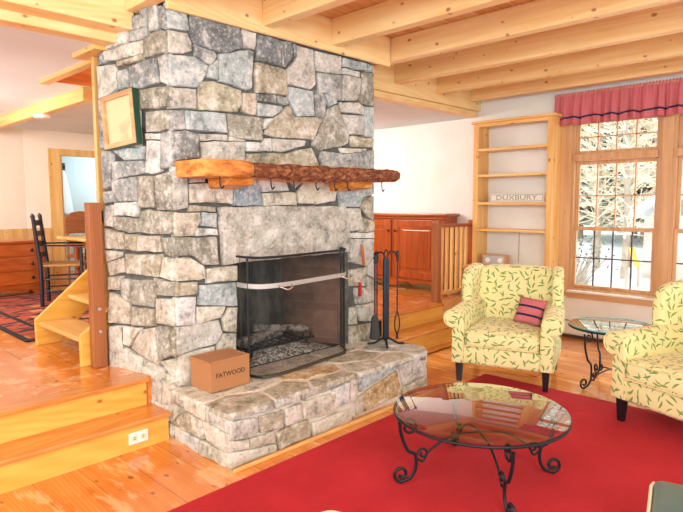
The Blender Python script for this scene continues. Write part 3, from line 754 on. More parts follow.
# ---------------------------------------------------------------- fire screen
t = thing('fire_screen', 'black mesh fireplace screen with a polished nickel band and two handles', 'fire screen', (2.78,3.05,.33))
def ppath(z, e=0):  # plan outline: return left, bowed corners, front, return right
    return [(2.285-e,3.20,z),(2.285-e,3.08,z),(2.34,2.985-e,z),(2.55,2.965-e,z),(2.95,3.01-e,z),(3.17,3.04-e,z),(3.255+e,3.12,z),(3.30+e,3.20,z)]
SX = 1.0
zb, zt_ = .345, 1.148
def sheet(z0, z1, off=0, n=40, pts=None):
    bm = B(); P = crom(pts or ppath(0,off),6); a = [bm.verts.new((p.x,p.y,z0)) for p in P]; b = [bm.verts.new((p.x,p.y,z1)) for p in P]
    for i in range(len(P)-1): bm.faces.new((a[i],a[i+1],b[i+1],b[i]))
    return bm
obj('mesh_panel', sheet(zb,zt_), M['mesh'], t, world=True)
bm = B()
for z in (zb,zt_): tube(bm, crom(ppath(z),6), .0085, 8)
for q in (ppath(0)[1], ppath(0)[6], ppath(0)[7]): tube(bm, [(q[0],q[1],zb),(q[0],q[1],zt_)], .007, 8)
box(bm, (2.285,3.19,zb-.018),(2.30,3.20,zb)); obj('frame', bm, M['iron'], t, world=True, smooth=.8)
bm = sheet(.940,.972,.006); bmesh.ops.solidify(bm, geom=bm.faces[:], thickness=.003)
obj('band', bm, plain('nickel_band','#f4f1ea',.3,.45), t, world=True, label='polished nickel band')
bm = sheet(.333,.352,.004, pts=[(p[0],p[1]-.006,0) for p in ppath(0,.004)[1:7]]); bmesh.ops.solidify(bm, geom=bm.faces[:], thickness=.006); obj('base_strip', bm, plain('worn_brass','#8d8574',.35,.7), t, world=True)
for x, y in ((2.50,2.955),(3.17,3.03)):
    bm = B(); tube(bm, crom([(x-.055,y,.952),(x-.045,y-.03,.942),(x,y-.038,.925),(x+.045,y-.03,.942),(x+.055,y,.952)],5), .006, 8)
    obj('handle', bm, M['chrome'], t, world=True, smooth=1, label='curved nickel pull')

# grate, logs and ash
t = thing('fire_grate', 'black iron grate with bars lying inside the fire opening', 'grate', (2.84,3.55,.33))
bm = B()
for k in range(8):
    x = 2.55+k*.08; tube(bm, crom([(x,3.36,.47),(x,3.38,.42),(x,3.55,.40),(x,3.76,.42)],4), .009, 6)
tube(bm, [(2.48,3.42,.405),(3.20,3.42,.405)], .010, 6); tube(bm, [(2.5,3.7,.405),(3.16,3.7,.405)], .010, 6); obj('bars', bm, M['iron'], t, world=True)
for x in (2.56,3.12):
    for y in (3.42,3.70):
        bm = B(); tube(bm, [(x,y,.405),(x,y,.332)], .009, 6); obj('leg', bm, M['iron'], t, world=True)
def logm(): 
    tt = NT('charred_log'); v = tt.coord(); a = tt.noise(v, 18, 4, .7); tt.base(tt.ramp(a,[(.4,srgb('#2b2724')),(.6,srgb('#a39b90'))])); tt.set(Roughness=.95); tt.bump(a,.6,.01); return tt.m
lm = logm()
for i,(p,q,r,lb) in enumerate((((2.52,3.50,.455),(2.98,3.60,.455),.042,'charred grey log lying across the grate on the left'),((2.72,3.62,.52),(3.16,3.46,.475),.032,'thinner burnt log leaning to the right on the grate'))):
    bm = B(); P = [Vector(p).lerp(Vector(q),k/8) for k in range(9)]; tube(bm, P, [r*(1+.14*noise.noise(Vector((k,i,0)))) for k in range(9)], 10)
    setp(obj('log', bm, lm, smooth=1), lb, 'log', 'logs on the fire grate')
bm = B(); nx, ny = 46, 26; g_ = []
for i in range(nx+1):
    row = []
    for j in range(ny+1):
        u, w = i/nx, j/ny; x = 2.42+u*.86; y = 3.29+w*.46
        row.append(bm.verts.new((x, y, .327+.07*math.sin(PI*u)*math.sin(PI*w)**.6*(.7+.9*abs(noise.noise(Vector((x*30,y*30,0))))))))
    g_.append(row)
for i in range(nx):
    for j in range(ny): bm.faces.new((g_[i][j],g_[i+1][j],g_[i+1][j+1],g_[i][j+1]))
def ashm():
    tt = NT('wood_ash'); v = tt.coord(); a = tt.noise(v, 42, 3, .7); tt.base(tt.ramp(a,[(.4,srgb('#4a4844')),(.5,srgb('#a8a49c')),(.62,srgb('#ded9d0'))])); tt.set(Roughness=1.); tt.bump(a,.8,.01); return tt.m
setp(obj('ash_pile', bm, ashm()), 'heap of grey wood ash and coals under the fire grate', 'ash', kind='stuff')

# kindling box
t = thing('kindling_box', 'brown cardboard box printed FATWOOD on the left of the hearth', 'box', (2.06,3.09,.333), 0)
w, d_, hh = .15, .115, .185
kb = plain('cardboard','#b0784c',.8); kd = plain('cardboard_shade','#a06038',.8)
obj('carton', sbox((-w,-d_,0),(w,d_,hh),.003,1), kb, t)
bm = B()
for s in (-1,1): box(bm, (-w+.001, s*d_-.003*s if s>0 else -d_, hh), (w-.001, (s*d_) if s>0 else -d_+.003, hh+.012))
for s in (-1,1): box(bm, (s*w-.003 if s>0 else -w, -d_, hh), (s*w if s>0 else -w+.003, d_, hh+.010))
obj('flap_rim', bm, kb, t)
obj('lid_panel', sbox((-w+.014,-d_+.014,hh),(w-.014,d_-.014,hh+.004)), plain('cardboard_top','#a87850',.8), t)
def text(body, size, mat, parent, loc, rot, name='lettering', ext=.0006, sx=1):
    cu = bpy.data.curves.new(name, 'FONT'); cu.body = body; cu.size = size; cu.extrude = ext; cu.align_x = 'CENTER'; cu.align_y = 'CENTER'
    tmp = bpy.data.objects.new('tmp', cu); C.objects.link(tmp)
    dg = bpy.context.evaluated_depsgraph_get(); me = bpy.data.meshes.new_from_object(tmp.evaluated_get(dg)); bpy.data.objects.remove(tmp)
    o = bpy.data.objects.new(name, me); C.objects.link(o); me.materials.clear(); me.materials.append(mat); o.parent = parent
    o.location = loc; o.rotation_euler = rot; o.scale = (sx,1,1); return o
text('FATWOOD', .043, plain('ink','#33231c',.8), t, (.0,-d_-.001,.10), (PI/2,0,0))

# fire tools
tl = thing('fire_tool_stand', 'black wrought iron fireplace tool stand with curled top and splayed feet', 'tool stand', (3.62,2.99,.333))
bm = B(); 
for s in (-1,1): tube(bm, [(s*.014,0,.04),(s*.014,0,.72)], .018, 8)
obj('post', bm, M['ironblue'], tl, smooth=.8)
bm = B(); 
for k in range(4):
    a = PI/4+k*PI/2; c_, s_ = math.cos(a), math.sin(a); tube(bm, crom([(c_*.01,s_*.01,.06),(c_*.05,s_*.05,.04),(c_*.10,s_*.10,.012),(c_*.155,s_*.155,.008)],5), [.010]*15+[.007], 7)
obj('feet', bm, M['iron'], tl, smooth=1)
bm = B()
for s in (-1,1):
    tube(bm, crom([(s*.014,0,.68),(s*.02,0,.74),(s*.06,0,.775),(s*.11,0,.765),(s*.135,0,.74),(s*.15,0,.765)],5), .007, 7)
tube(bm, crom([(.0,0,.70),(-.025,0,.75),(0,0,.79),(.025,0,.75),(.0,0,.70)],5), .006, 7)
obj('hook_arm', bm, M['iron'], tl, smooth=1)
X0, Y0, Z0 = 3.62, 2.99, .333
def tool(name, label, x, y, parts):
    o = thing(name, label, 'fire tool', (x,y,Z0)); 
    for nm, bm, m in parts: obj(nm, bm, m, o, smooth=1)
    return o
def shaft(z0, z1, r=.006):
    bm = B(); tube(bm, [(0,0,z0),(0,0,z1)], r, 8); return bm
def handle(z):
    bm = B(); lathe(bm, [(.004,z-.06),(.014,z-.05),(.008,z-.03),(.016,z-.01),(.008,z+.01),(.013,z+.03),(.003,z+.04)], n=12); return bm
bm = B(); lathe(bm, [(.012,.27),(.03,.24),(.04,.12),(.045,.075),(.04,.07)], n=12)
tool('fire_brush', 'long handled hearth brush hanging left on the tool stand', X0-.14, Y0, [('shaft',shaft(.25,.72),M['ironblue']),('handle',handle(.74),M['iron']),('bristles',bm,plain('bristle','#3a3a3c',.9))])
bm = B(); box(bm, (-.05,-.012,.06),(.05,.0,.20),.01)
tool('ash_shovel', 'flat black ash shovel hanging close beside the tool stand post', X0-.055, Y0+.05, [('shaft',shaft(.19,.72),M['ironblue']),('handle',handle(.74),M['iron']),('blade',bm,M['iron'])])
bm = B()
for s in (-1,1): tube(bm, crom([(0,0,.26),(s*.028,0,.19),(s*.03,0,.12),(s*.006,0,.06),(s*.012,0,.02)],5), .006, 7)
tool('log_tongs', 'black log tongs with open loop jaws hanging right on the tool stand', X0+.15, Y0, [('shaft',shaft(.25,.72),M['ironblue']),('handle',handle(.74),M['iron']),('jaws',bm,M['iron'])])

# picture on the chimney side
cpt = Vector(fS(.437,0,.03)); ang = math.atan2(sd.y, sd.x)
t = thing('framed_picture', 'small framed drawing in a pale wood frame hung on the chimney side', 'picture', (cpt.x,cpt.y,2.05), ang)
t.rotation_euler = (0, math.radians(5), ang)
# local x along wall (away), y towards room? normal = sn
hw, hh = .168, .172
def fr_bm(o_, i_, y0, y1):
    bm = B()
    box(bm, (-o_[0],y0,-o_[1]),(-i_[0],y1,o_[1])); box(bm, (i_[0],y0,-o_[1]),(o_[0],y1,o_[1])); box(bm, (-i_[0],y0,i_[1]),(i_[0],y1,o_[1])); box(bm, (-i_[0],y0,-o_[1]),(i_[0],y1,-i_[1])); return bm
Mt = None
obj('frame', fr_bm((hw,hh),(hw-.03,hh-.03),.0,.035), wood('picture_frame_wood','#e3bd8c','#b98a5c',0,.4,.1), t)
obj('frame_edge', fr_bm((hw+.004,hh+.004),(hw-.004,hh-.004),-.012,.03), plain('green_black_edge','#1f4a38',.4), t)
def pic():
    tt = NT('faded_drawing'); v = tt.coord(); a = tt.noise(v, 14, 4, .7); b = tt.noise(v, 5, 1)
    f = tt.math('MULTIPLY', tt.ramp(a,[(.5,0.),(.62,1.)]), tt.ramp(b,[(.45,0.),(.6,1.)])); tt.base(tt.mix(tt.math('MULTIPLY',f,.35), srgb('#e6cfa2'), srgb('#8f7a56'))); tt.set(Roughness=.35); return tt.m
obj('drawing', sbox((-hw+.028,.002,-hh+.028),(hw-.028,.014,hh-.028)), pic(), t)
# ---------------------------------------------------------------- railing on the raised floor edge
t = thing('railing', 'low pine railing with square balusters in front of the wooden cabinet', 'railing', (5.45,3.76,F))
Y0r, Y1r = 3.735, 3.785
obj('top_rail', sbox((5.47,3.725,1.225),(6.17,3.795,1.262),.005), M['cherry_x'], t, world=True)
obj('bottom_rail', sbox((5.47,3.74,.44),(6.17,3.78,.475),.003), M['trim_x'], t, world=True)
for k in range(6):
    x = 5.545+k*.105; obj('baluster', sbox((x,3.745,.47),(x+.035,3.775,1.23),.003), M['trim_z'], t, world=True)
t = thing('newel_post', 'reddish pine end post of the low railing, beside the right steps', 'post', (5.45,3.71,.184))
obj('post', sbox((5.40,3.70,.1845),(5.468,3.79,1.285),.004), M['brownpost_z'], t, world=True)
t = thing('newel_post', 'dark wood post of the low railing against the bookcase', 'post', (6.2,3.76,F))
obj('post', sbox((6.172,3.73,F+.002),(6.225,3.79,1.30),.004), M['cherry_z'], t, world=True)
t = thing('metal_bowl', 'small grey metal bowl on the floor edge under the railing', 'bowl', (5.98,3.80,F+.034), 0)
t.location = (5.93,3.84,F+.002)
bm = B(); lathe(bm, [(.05,0),(.075,.03),(.085,.075),(.08,.075),(.068,.03),(.03,.01)]); obj('dish', bm, M['steel'], t, smooth=.7)
# ---------------------------------------------------------------- cabinet
t = thing('wood_cabinet', 'long reddish pine cabinet with raised panel doors against the white wall', 'cabinet', (6.08,4.9,F+.002))
cx0, cx1, cy0, cy1 = 6.03, 6.325, 4.05, 6.40
bm = B(); box(bm, (cx0+.02,cy0,.50),(cx1,cy1,1.335)); 
bm2 = B()
obj('body', bm, M['cherry_z'], t, world=True)
obj('top', sbox((cx0-.035,cy0-.05,1.336),(cx1,cy1+.03,1.372),.008), M['cherry_y'], t, world=True)
prof = [(cy0,.50),(cy1,.50),(cy1,.37),(cy1-.1,.37)]
k = 3
for i in range(k):
    b = cy1-.1-(cy1-cy0-.2)*i/k; a_ = cy1-.1-(cy1-cy0-.2)*(i+1)/k; m_ = (a_+b)/2; w_ = b-a_
    prof += [(b-.05,.40),(b-.10,.455),(m_+.12,.47),(m_+.03,.445),(m_-.03,.445),(m_-.12,.47),(a_+.10,.455),(a_+.05,.40)]
prof += [(cy0+.1,.37),(cy0,.37)]
bm = B(); prism(bm, prof, 0, cx0+.005, cx0+.03); box(bm,(cx0+.03,cy0,.37),(cx1,cy0+.03,.50)); obj('scalloped_apron', bm, M['cherry_y'], t, world=True)
obj('cornice', sbox((cx0-.012,cy0-.02,1.30),(cx0+.02,cy1,1.335),.008), M['cherry_y'], t, world=True)
for a_, b in ((4.12,4.84),(4.90,5.60),(5.66,6.3)):
    bm = B(); sw = .085; z0_, z1_ = .52, 1.285
    box(bm,(cx0-.004,a_,z0_),(cx0+.018,a_+sw,z1_),.003); box(bm,(cx0-.004,b-sw,z0_),(cx0+.018,b,z1_),.003); box(bm,(cx0-.004,a_+sw,z1_-sw),(cx0+.018,b-sw,z1_),.003); box(bm,(cx0-.004,a_+sw,z0_),(cx0+.018,b-sw,z0_+sw),.003)
    dd = obj('door', bm, M['cherry_z'], t, world=True)
    bm = B(); box(bm,(cx0+.004,a_+sw,z0_+sw),(cx0+.018,b-sw,z1_-sw)); box(bm,(cx0-.003,a_+sw+.04,z0_+sw+.04),(cx0+.014,b-sw-.04,z1_-sw-.04),.012,2)
    p = obj('panel', bm, M['cherry_z'], dd)
    me = p.data
    for v in me.vertices: v.co -= t.location
    bm = B(); ky = b-.03 if a_ < 4.5 else a_+.03
    lathe(bm, [(.006,-.004),(.008,.01),(.016,.02),(.016,.03),(.006,.035)], n=12); bmesh.ops.rotate(bm, matrix=Matrix.Rotation(-PI/2,3,'Y'), verts=bm.verts[:]); bmesh.ops.translate(bm, vec=Vector((cx0-.003,ky,1.14))-t.location, verts=bm.verts[:])
    obj('knob', bm, M['iron'], dd, smooth=.8)
# ---------------------------------------------------------------- bookcase
t = thing('bookcase', 'tall open pine bookcase with shelves against the white wall left of the window', 'bookcase', (6.22,3.2,0))
f0, yL, yR = 6.10, 3.655, 2.735
obj('side_panel', sbox((f0,yL-.035,.76),(X-.001,yL+.03,2.44),.003), M['shelfw_z'], t, world=True)
bm = B(); box(bm,(f0,yR-.03,.76),(X-.001,yR+.035,2.44),.003); sp_ = obj('side_panel', bm, M['shelfw_z'], t, world=True)
obj('top', sbox((f0-.03,yR-.06,2.44),(X-.001,yL+.05,2.468),.003), M['shelfw_y'], t, world=True)
obj('face_rail', sbox((f0+.002,yR+.035,2.40),(f0+.02,yL-.035,2.44),.002), M['shelfw_y'], t, world=True)
for z in (2.147,1.842,1.513,1.20):
    obj('shelf', sbox((f0+.004,yR+.036,z-.03),(X-.002,yL-.036,z),.003), M['shelfw_y'], t, world=True)
obj('back_cable', (lambda bm: (tube(bm,[(X-.006,3.20,.80),(X-.006,3.195,1.16)],.004,6),bm)[1])(B()), M['steel'], t, world=True)
t = thing('base_cabinet', 'low pine base cabinet under the open bookcase, behind the armchair', 'cabinet', (6.1,3.2,0))
obj('counter', sbox((5.93,2.66,.725),(X-.001,3.722,.758),.004), M['shelfw_y'], t, world=True)
obj('body', sbox((5.97,2.68,0.002),(X-.001,3.697,.724)), M['shelfw_z'], t, world=True)
for a_, b in ((2.70,3.18),(3.21,3.68)):
    bm = B(); box(bm,(5.95,a_,.05),(5.969,b,.69),.003); box(bm,(5.944,a_+.08,.13),(5.952,b-.08,.61),.003); dd = obj('door', bm, M['shelfw_z'], t, world=True)
    bm = B(); lathe(bm, [(.006,0),(.014,.012),(.012,.02)], n=12); bmesh.ops.rotate(bm, matrix=Matrix.Rotation(-PI/2,3,'Y'), verts=bm.verts[:]); bmesh.ops.translate(bm, vec=Vector((5.951,3.15 if a_<3 else 3.24,.40))-t.location, verts=bm.verts[:]); obj('knob', bm, M['iron'], dd)
# sign and radio on it
t = thing('lettered_sign', 'small grey and white board lettered DUXBURY on the bookcase shelf', 'sign', (6.19,3.165,1.5145), 0)
obj('board', sbox((-.009,-.34,0),(.009,.34,.098),.003), plain('sign_cream','#e9e4da',.6), t)
bm = B()
for a_, b in (((-.0105,-.325,.082),(-.009,.325,.088)),((-.0105,-.325,.010),(-.009,.325,.016)),((-.0105,-.325,.016),(-.009,-.319,.082)),((-.0105,.319,.016),(-.009,.325,.082))): box(bm, a_, b)
gr = plain('sign_grey','#8d8a88',.6); obj('border', bm, gr, t)
text('DUXBURY', .078, gr, t, (-.0097,0,.049), (PI/2,0,-PI/2), sx=1.42)
t = thing('clock_radio', 'small silver radio in a pale wood case on the bookcase base', 'radio', (6.17,3.40,.7595))
obj('case', sbox((-.06,-.155,0),(.06,.155,.135),.008), wood('radio_wood','#e0b890','#c08a5a',1,.4,.1), t)
obj('front_panel', sbox((-.064,-.135,.018),(-.059,.135,.118),.002), plain('silver_panel','#c9ccd0',.35,.4), t)
for y in (-.09,.07):
    bm = B(); lathe(bm, [(.03,0),(.03,.008),(.02,.012)], n=16); bmesh.ops.rotate(bm, matrix=Matrix.Rotation(-PI/2,3,'Y'), verts=bm.verts[:]); bmesh.ops.translate(bm, vec=(-.063,y,.068), verts=bm.verts[:]); obj('dial', bm, M['whitepl'], t)
# small base left of the bookcase: end of the pine panel
# ---------------------------------------------------------------- windows
def bars(bm, ys, zs, y0, y1, z0, z1, x0, x1, w=.014):
    for y in ys: box(bm, (x0,y-w/2,z0),(x1,y+w/2,z1))
    for z in zs: box(bm, (x0,y0,z-w/2),(x1,y1,z+w/2))
def window(name, y0, y1):
    t = thing(name, None, None, (X+.08,(y0+y1)/2,WZ[0])); t['kind'] = 'structure'
    m = M['winw_z']
    bm = B(); xa, xb = X+.0, X+.14
    box(bm,(xa,y0,WZ[0]),(xb,y0+.03,WZ[1])); box(bm,(xa,y1-.03,WZ[0]),(xb,y1,WZ[1])); box(bm,(xa,y0+.03,WZ[0]),(xb,y1-.03,WZ[0]+.03)); box(bm,(xa,y0+.03,WZ[1]-.03),(xb,y1-.03,WZ[1])); box(bm,(xa-.03,y0+.03,1.955),(xb,y1-.03,2.03),.004)
    obj('window_frame', bm, m, t, world=True)
    a, b = y0+.03, y1-.03
    def sash(nm, z0, z1, xs, cols, rows, mm, sw=.036, dark=False):
        bm = B(); x0, x1 = xs
        box(bm,(x0,a,z0),(x1,a+sw,z1),.003,1); box(bm,(x0,b-sw,z0),(x1,b,z1),.003,1); box(bm,(x0,a+sw,z0),(x1,b-sw,z0+sw),.003,1); box(bm,(x0,a+sw,z1-sw),(x1,b-sw,z1),.003,1)
        s = obj(nm, bm, m, t, world=True)
        A, Bb, Z0_, Z1_ = a+sw, b-sw, z0+sw, z1-sw
        bm = B(); bars(bm, [A+(Bb-A)*i/cols for i in range(1,cols)], [Z0_+(Z1_-Z0_)*i/rows for i in range(1,rows)], A, Bb, Z0_, Z1_, x0+.004, x1-.004, .013)
        for v in bm.verts: v.co -= t.location
        obj('glazing_bars', bm, mm, s)
        bm = B(); box(bm, ((x0+x1)/2-.002,A,Z0_),((x0+x1)/2+.002,Bb,Z1_))
        for v in bm.verts: v.co -= t.location
        obj('pane', bm, M['pane'], s)
    sash('lower_sash', WZ[0]+.03, 1.235, (X+.03,X+.06), 4, 2, plain('dark_bar','#4a3434',.5))
    sash('upper_sash', 1.205, 1.955, (X+.065,X+.095), 4, 2, m)
    sash('transom_sash', 2.03, WZ[1]-.03, (X+.04,X+.07), 4, 2, m)
    bm = B(); box(bm,(X+.018,(a+b)/2-.03,1.236),(X+.05,(a+b)/2+.03,1.25),.004); lathe(bm,[(.012,1.25),(.012,1.262),(.004,1.264)],(X+.034,(a+b)/2,0),12); obj('lock', bm, M['steel'], t, world=True)
window('window_1', *W1); window('window_2', *W2)
# casing: jambs, mullion, stool and apron
bm = B()
box(bm,(X-.022,W1[1],.46),(X,W1[1]+.115,2.52),.003); box(bm,(X-.022,W1[0]-.10,WZ[0]),(X,W1[0],2.52),.003); box(bm,(X-.022,W2[0]-.115,.46),(X,W2[0],2.52),.003)
structure('trim_6', bm, M['winw_z'])
structure('trim_7', sbox((X-.022,W2[0],2.42),(X,W1[1],2.52),.003), M['winw_y'])
structure('trim_8', sbox((X-.06,W2[0]-.13,WZ[0]-.018),(X+.03,W1[1]-.0,WZ[0]+.006),.004), M['white'])
structure('trim_9', sbox((X-.022,W2[0],.445),(X,W1[1],WZ[0]-.02),.003), M['winw_y'])
# valance
def valance():
    bm = B(); y0, y1 = 2.765, .55; nu, zs = 420, [(2.685,0),(2.672,0),(2.66,.2),(2.64,.25),(2.60,.5),(2.54,.75),(2.48,.9),(2.445,1),(2.43,1.0),(2.41,1.04),(2.375,1.1),(2.345,1.12)]
    g_ = []
    for i in range(nu+1):
        u = i/nu; y = y0+(y1-y0)*u; ph = u*2*PI*22 + 1.3*math.sin(u*23)+.8*math.sin(u*51)
        col = []
        for z, k in zs:
            d = .075+.022*k*math.sin(ph)+.010*math.sin(ph*2.3+1)*(.4+k*.3) + .006*math.sin(u*2*PI*75)*(1 if k<.5 else .1)
            col.append(bm.verts.new((X-.02-d, y+.008*k*math.cos(ph), z+(.008*math.sin(u*2*PI*75) if k==0 and z>2.68 else 0)+(.010*k*math.sin(ph*.5+2) if k>.9 else 0))))
        g_.append(col)
    for i in range(nu):
        for j in range(len(zs)-1):
            f = bm.faces.new((g_[i][j],g_[i+1][j],g_[i+1][j+1],g_[i][j+1])); f.material_index = 1 if j in (8,) else 0; f.smooth = True
    return bm
vm = NT('rose_check_cloth'); vv = vm.coord(); ck = vm.n('ShaderNodeTexChecker'); vm.L.new(vv, ck.inputs[0]); ck.inputs['Scale'].default_value = 90
vm.base(vm.mix(vm.math('MULTIPLY', ck.outputs['Fac'], .5), srgb('#c4606a'), srgb('#d98f92'))); vm.set(Roughness=.9)
t = thing('window_valance', 'gathered rose red valance with a navy band across the window top', 'valance', (X-.09,1.7,2.5))
o = obj('cloth', valance(), [vm.m, plain('navy_band','#23204a',.8)], t, world=True)
bm = B(); tube(bm, [(X-.085,2.775,2.665),(X-.085,.5,2.665)], .012, 8); obj('rod', bm, M['winw_y'], t, world=True)
for y in (2.75,.6): 
    obj('rod_bracket', sbox((X-.10,y-.012,2.65),(X-.001,y+.012,2.68)), M['winw_x'], t, world=True)
# ---------------------------------------------------------------- baseboard heater
t = thing('baseboard_heater', 'long white baseboard heater along the wall under the window', 'heater', (X-.04,1.3,.03))
obj('cover', (lambda bm:(prism(bm,[(X-.001,.04),(X-.001,.245),(X-.03,.245),(X-.065,.215),(X-.072,.19),(X-.072,.06),(X-.06,.04)],1,-1.5,2.655,.002,1),bm)[1])(B()), plain('heater_white','#efece6',.4), t, world=True)
obj('slot', sbox((X-.0735,-1.4,.192),(X-.066,2.62,.206)), plain('slot_dark','#6b6e70',.5), t, world=True)
obj('foot_shadow', sbox((X-.055,-1.4,.002),(X-.002,2.62,.04)), plain('gap_shade','#4a3a34',.7), t, world=True)  # dark block painting the shadow line between heater and floor
# ---------------------------------------------------------------- carpet
bm = B(); prism(bm, [(-2.5,2.44),(1.37,2.46),(4.40,2.50),(4.44,-2.5),(-2.5,-2.5)], 2, .0015, .014, .004, 2)
setp(obj('area_rug', bm, M['carpet']), 'large plain red carpet covering the lower floor in front of the hearth', 'rug')
structure('trim_10', sbox((1.79,2.565,0),(3.85,2.585,.02),.004), M['trim_x'])

# ---------------------------------------------------------------- armchairs
def cush(bm, a, b, bev, seg=4, M_=None, crown=0):
    vs = box(bm, a, b, bev, seg, None)
    return vs
def subd(bm, n=1):
    bmesh.ops.subdivide_edges(bm, edges=bm.edges[:], cuts=n, use_grid_fill=True, smooth=0)
def pillow_mesh(w, d, h, n=12, pw=.55):
    bm = B(); top, bot = [], []
    for i in range(n+1):
        a, b = [], []
        for j in range(n+1):
            u, v = 2*i/n-1, 2*j/n-1
            k = max(0,(1-abs(u)**2.6))**pw*max(0,(1-abs(v)**2.6))**pw
            x = u*w/2*(1-.05*(1-abs(v))*0 - .04*abs(v)**2*0); y = v*d/2
            x *= 1-.05*(1-abs(v)**2)*abs(u)**3; y *= 1-.05*(1-abs(u)**2)*abs(v)**3
            a.append(bm.verts.new((x,y,k*h/2)))
            b.append(a[-1] if (i in (0,n) or j in (0,n)) else bm.verts.new((x,y,-k*h/2)))
        top.append(a); bot.append(b)
    for i in range(n):
        for j in range(n):
            bm.faces.new((top[i][j],top[i+1][j],top[i+1][j+1],top[i][j+1])).smooth = True
            q = (bot[i][j],bot[i][j+1],bot[i+1][j+1],bot[i+1][j])
            if len(set(q)) > 2:
                try: bm.faces.new(q).smooth = True
                except ValueError: pass
    return bm
def armchair(label, loc, rotz):
    t = thing('wing_armchair', label, 'armchair', loc, rotz, 'yellow leaf print wing armchairs')
    m = M['leaf']; S = dict(uv=True, smooth=1.2)
    W2_ = .36
    # base frame / skirt
    obj('base', sbox((-.40,-.36,.16),(.40,.36,.335),.03,3), m, t, **S)
    # seat cushion with crown
    bm = B(); vs = box(bm, (-.295,-.395,.325),(.295,.30,.475),.045,4); subd(bm, 2)
    for v in bm.verts:
        if v.co.z > .45: v.co.z += .03*max(0,1-(v.co.x/.3)**2)*max(0,1-((v.co.y+.04)/.36)**2)
    obj('seat_cushion', bm, m, t, **S)
    # inside back, arched top, leaning
    P = []
    pr = [(-.315,.33),(.315,.33),(.355,.60),(.365,.88)] + [(.365*math.cos(a)**.6 if math.cos(a) > 0 else 0, .93+.075*math.sin(a)) for a in [PI/2*k/8 for k in range(1,8)]] + [(0,1.005)]
    pr += [(-x,z) for x,z in pr[::-1][1:]][:-2]
    bm = B(); prism(bm, pr, 1, .22, .36, .035, 4); 
    for v in bm.verts: v.co.y += (v.co.z-.33)*.20
    obj('backrest', bm, m, t, **S)
    # arms: rolled profile in x,z extruded along y
    for s in (-1,1):
        roll = [(s*(.39+.083*math.cos(a)), .565+.083*math.sin(a)) for a in [math.radians(d) for d in range(-100, 181, 20)]]
        pf = [(s*.295,.30),(s*.40,.16),(s*.405,.47)] 
        pf = [(s*.30,.17),(s*.405,.17),(s*.405,.46)] + roll[0:] + [(s*.30,.50)]
        bm = B(); prism(bm, pf, 1, -.375, .30, .016, 3)
        for v in bm.verts:
            k = max(0, (v.co.y+.375)/.675)
            if v.co.z > .45: v.co.z += .035*k - .0; 
            v.co.x -= s*.05*k*(1 if v.co.z > .2 else .3)
        obj('arm', bm, m, t, **S)
        # wing
        wp = [(.30,.60),(.10,.60),(.05,.68),(.045,.78),(.055,.88),(.09,.96),(.18,1.005),(.34,1.02),(.455,.985),(.455,.85),(.40,.60)]
        wp = [(y,z) for y,z in crom([(y,z,0) for y,z in wp]+[(.30,.60,0)],3) for y,z in [(y,z)]] if False else wp
        wpp = [(p.x,p.y) for p in crom([(y,z,0) for y,z in wp],4)]
        bm = B(); prism(bm, wpp, 0, s*.315, s*.405, .028, 3)
        for v in bm.verts: v.co.x += s*(.30-v.co.y)*.10
        obj('wing', bm, m, t, **S)
    # outer back panel
    bm = B(); prism(bm, pr, 1, .34, .375, .012, 2)
    for v in bm.verts: v.co.y += (v.co.z-.33)*.20; v.co.x *= 1.04
    obj('outer_back', bm, m, t, **S)
    for sx in (-1,1):
        for sy in (-1,1):
            bm = B(); cx, cy = sx*.345, (-.325 if sy < 0 else .34)
            q0, q1 = .028, .019
            a = [bm.verts.new((cx+dx*q1, cy+dy*q1+(.05 if sy>0 else 0), 0)) for dx,dy in ((-1,-1),(1,-1),(1,1),(-1,1))]
            b = [bm.verts.new((cx+dx*q0, cy+dy*q0, .165)) for dx,dy in ((-1,-1),(1,-1),(1,1),(-1,1))]
            bm.faces.new(a[::-1]); bm.faces.new(b)
            for k in range(4): bm.faces.new((a[k],a[(k+1)%4],b[(k+1)%4],b[k]))
            obj('leg', bm, M['darkleg'], t)
    # welt lines
    bm = B(); tube(bm, crom([(-.29,-.392,.455),(0,-.398,.462),(.29,-.392,.455)],6), .005, 6); tube(bm, [(-.29,-.395,.34),(.29,-.395,.34)], .005, 6)
    for s in (-1,1): tube(bm, [(p[0],-.376,p[1]) for p in [(s*(.39+.080*math.cos(a)), .565+.080*math.sin(a)) for a in [math.radians(d) for d in range(-90, 200, 15)]]], .005, 6)
    obj('piping', bm, M['piping'], t, smooth=1)
    return t
ch1 = armchair('yellow leaf print wing armchair in front of the bookcase, with a rose pillow', (4.475,2.33,.0145), math.radians(-72))
for c_ in ch1.children:
    for v in c_.data.vertices: v.co *= .945; v.co.x *= 1.06; v.co.z *= (.97 if c_.name.startswith(('backrest','wing','outer')) and v.co.z > .5 else 1)
ch2 = dup(ch1, (4.22,.83,.0145), math.radians(-112), label='yellow leaf print wing armchair at the right edge, without a pillow')
bm = pillow_mesh(.235,.235,.09)
pm = [plain('rose_pillow','#b9606a',.9), plain('pillow_band','#2a1f45',.9)]
o = obj('throw_pillow', bm, pm, uv=True); setp(o, 'small rose pillow with two dark bands leaning in the left yellow armchair', 'pillow')
for p in o.data.polygons:
    cx = p.center.y
    p.material_index = 1 if (.015 < cx < .045 or -.06 < cx < -.03) else 0
o.data.materials[0] = vm.m
mloc = ch1.matrix_basis if False else (Matrix.Translation(ch1.location) @ Matrix.Rotation(ch1.rotation_euler.z,4,'Z'))
o.matrix_world = mloc @ Matrix.Translation((.17,.02,.575)) @ Matrix.Rotation(math.radians(-10),4,'Z') @ Matrix.Rotation(math.radians(62),4,'X') @ Matrix.Rotation(math.radians(-6),4,'Z')

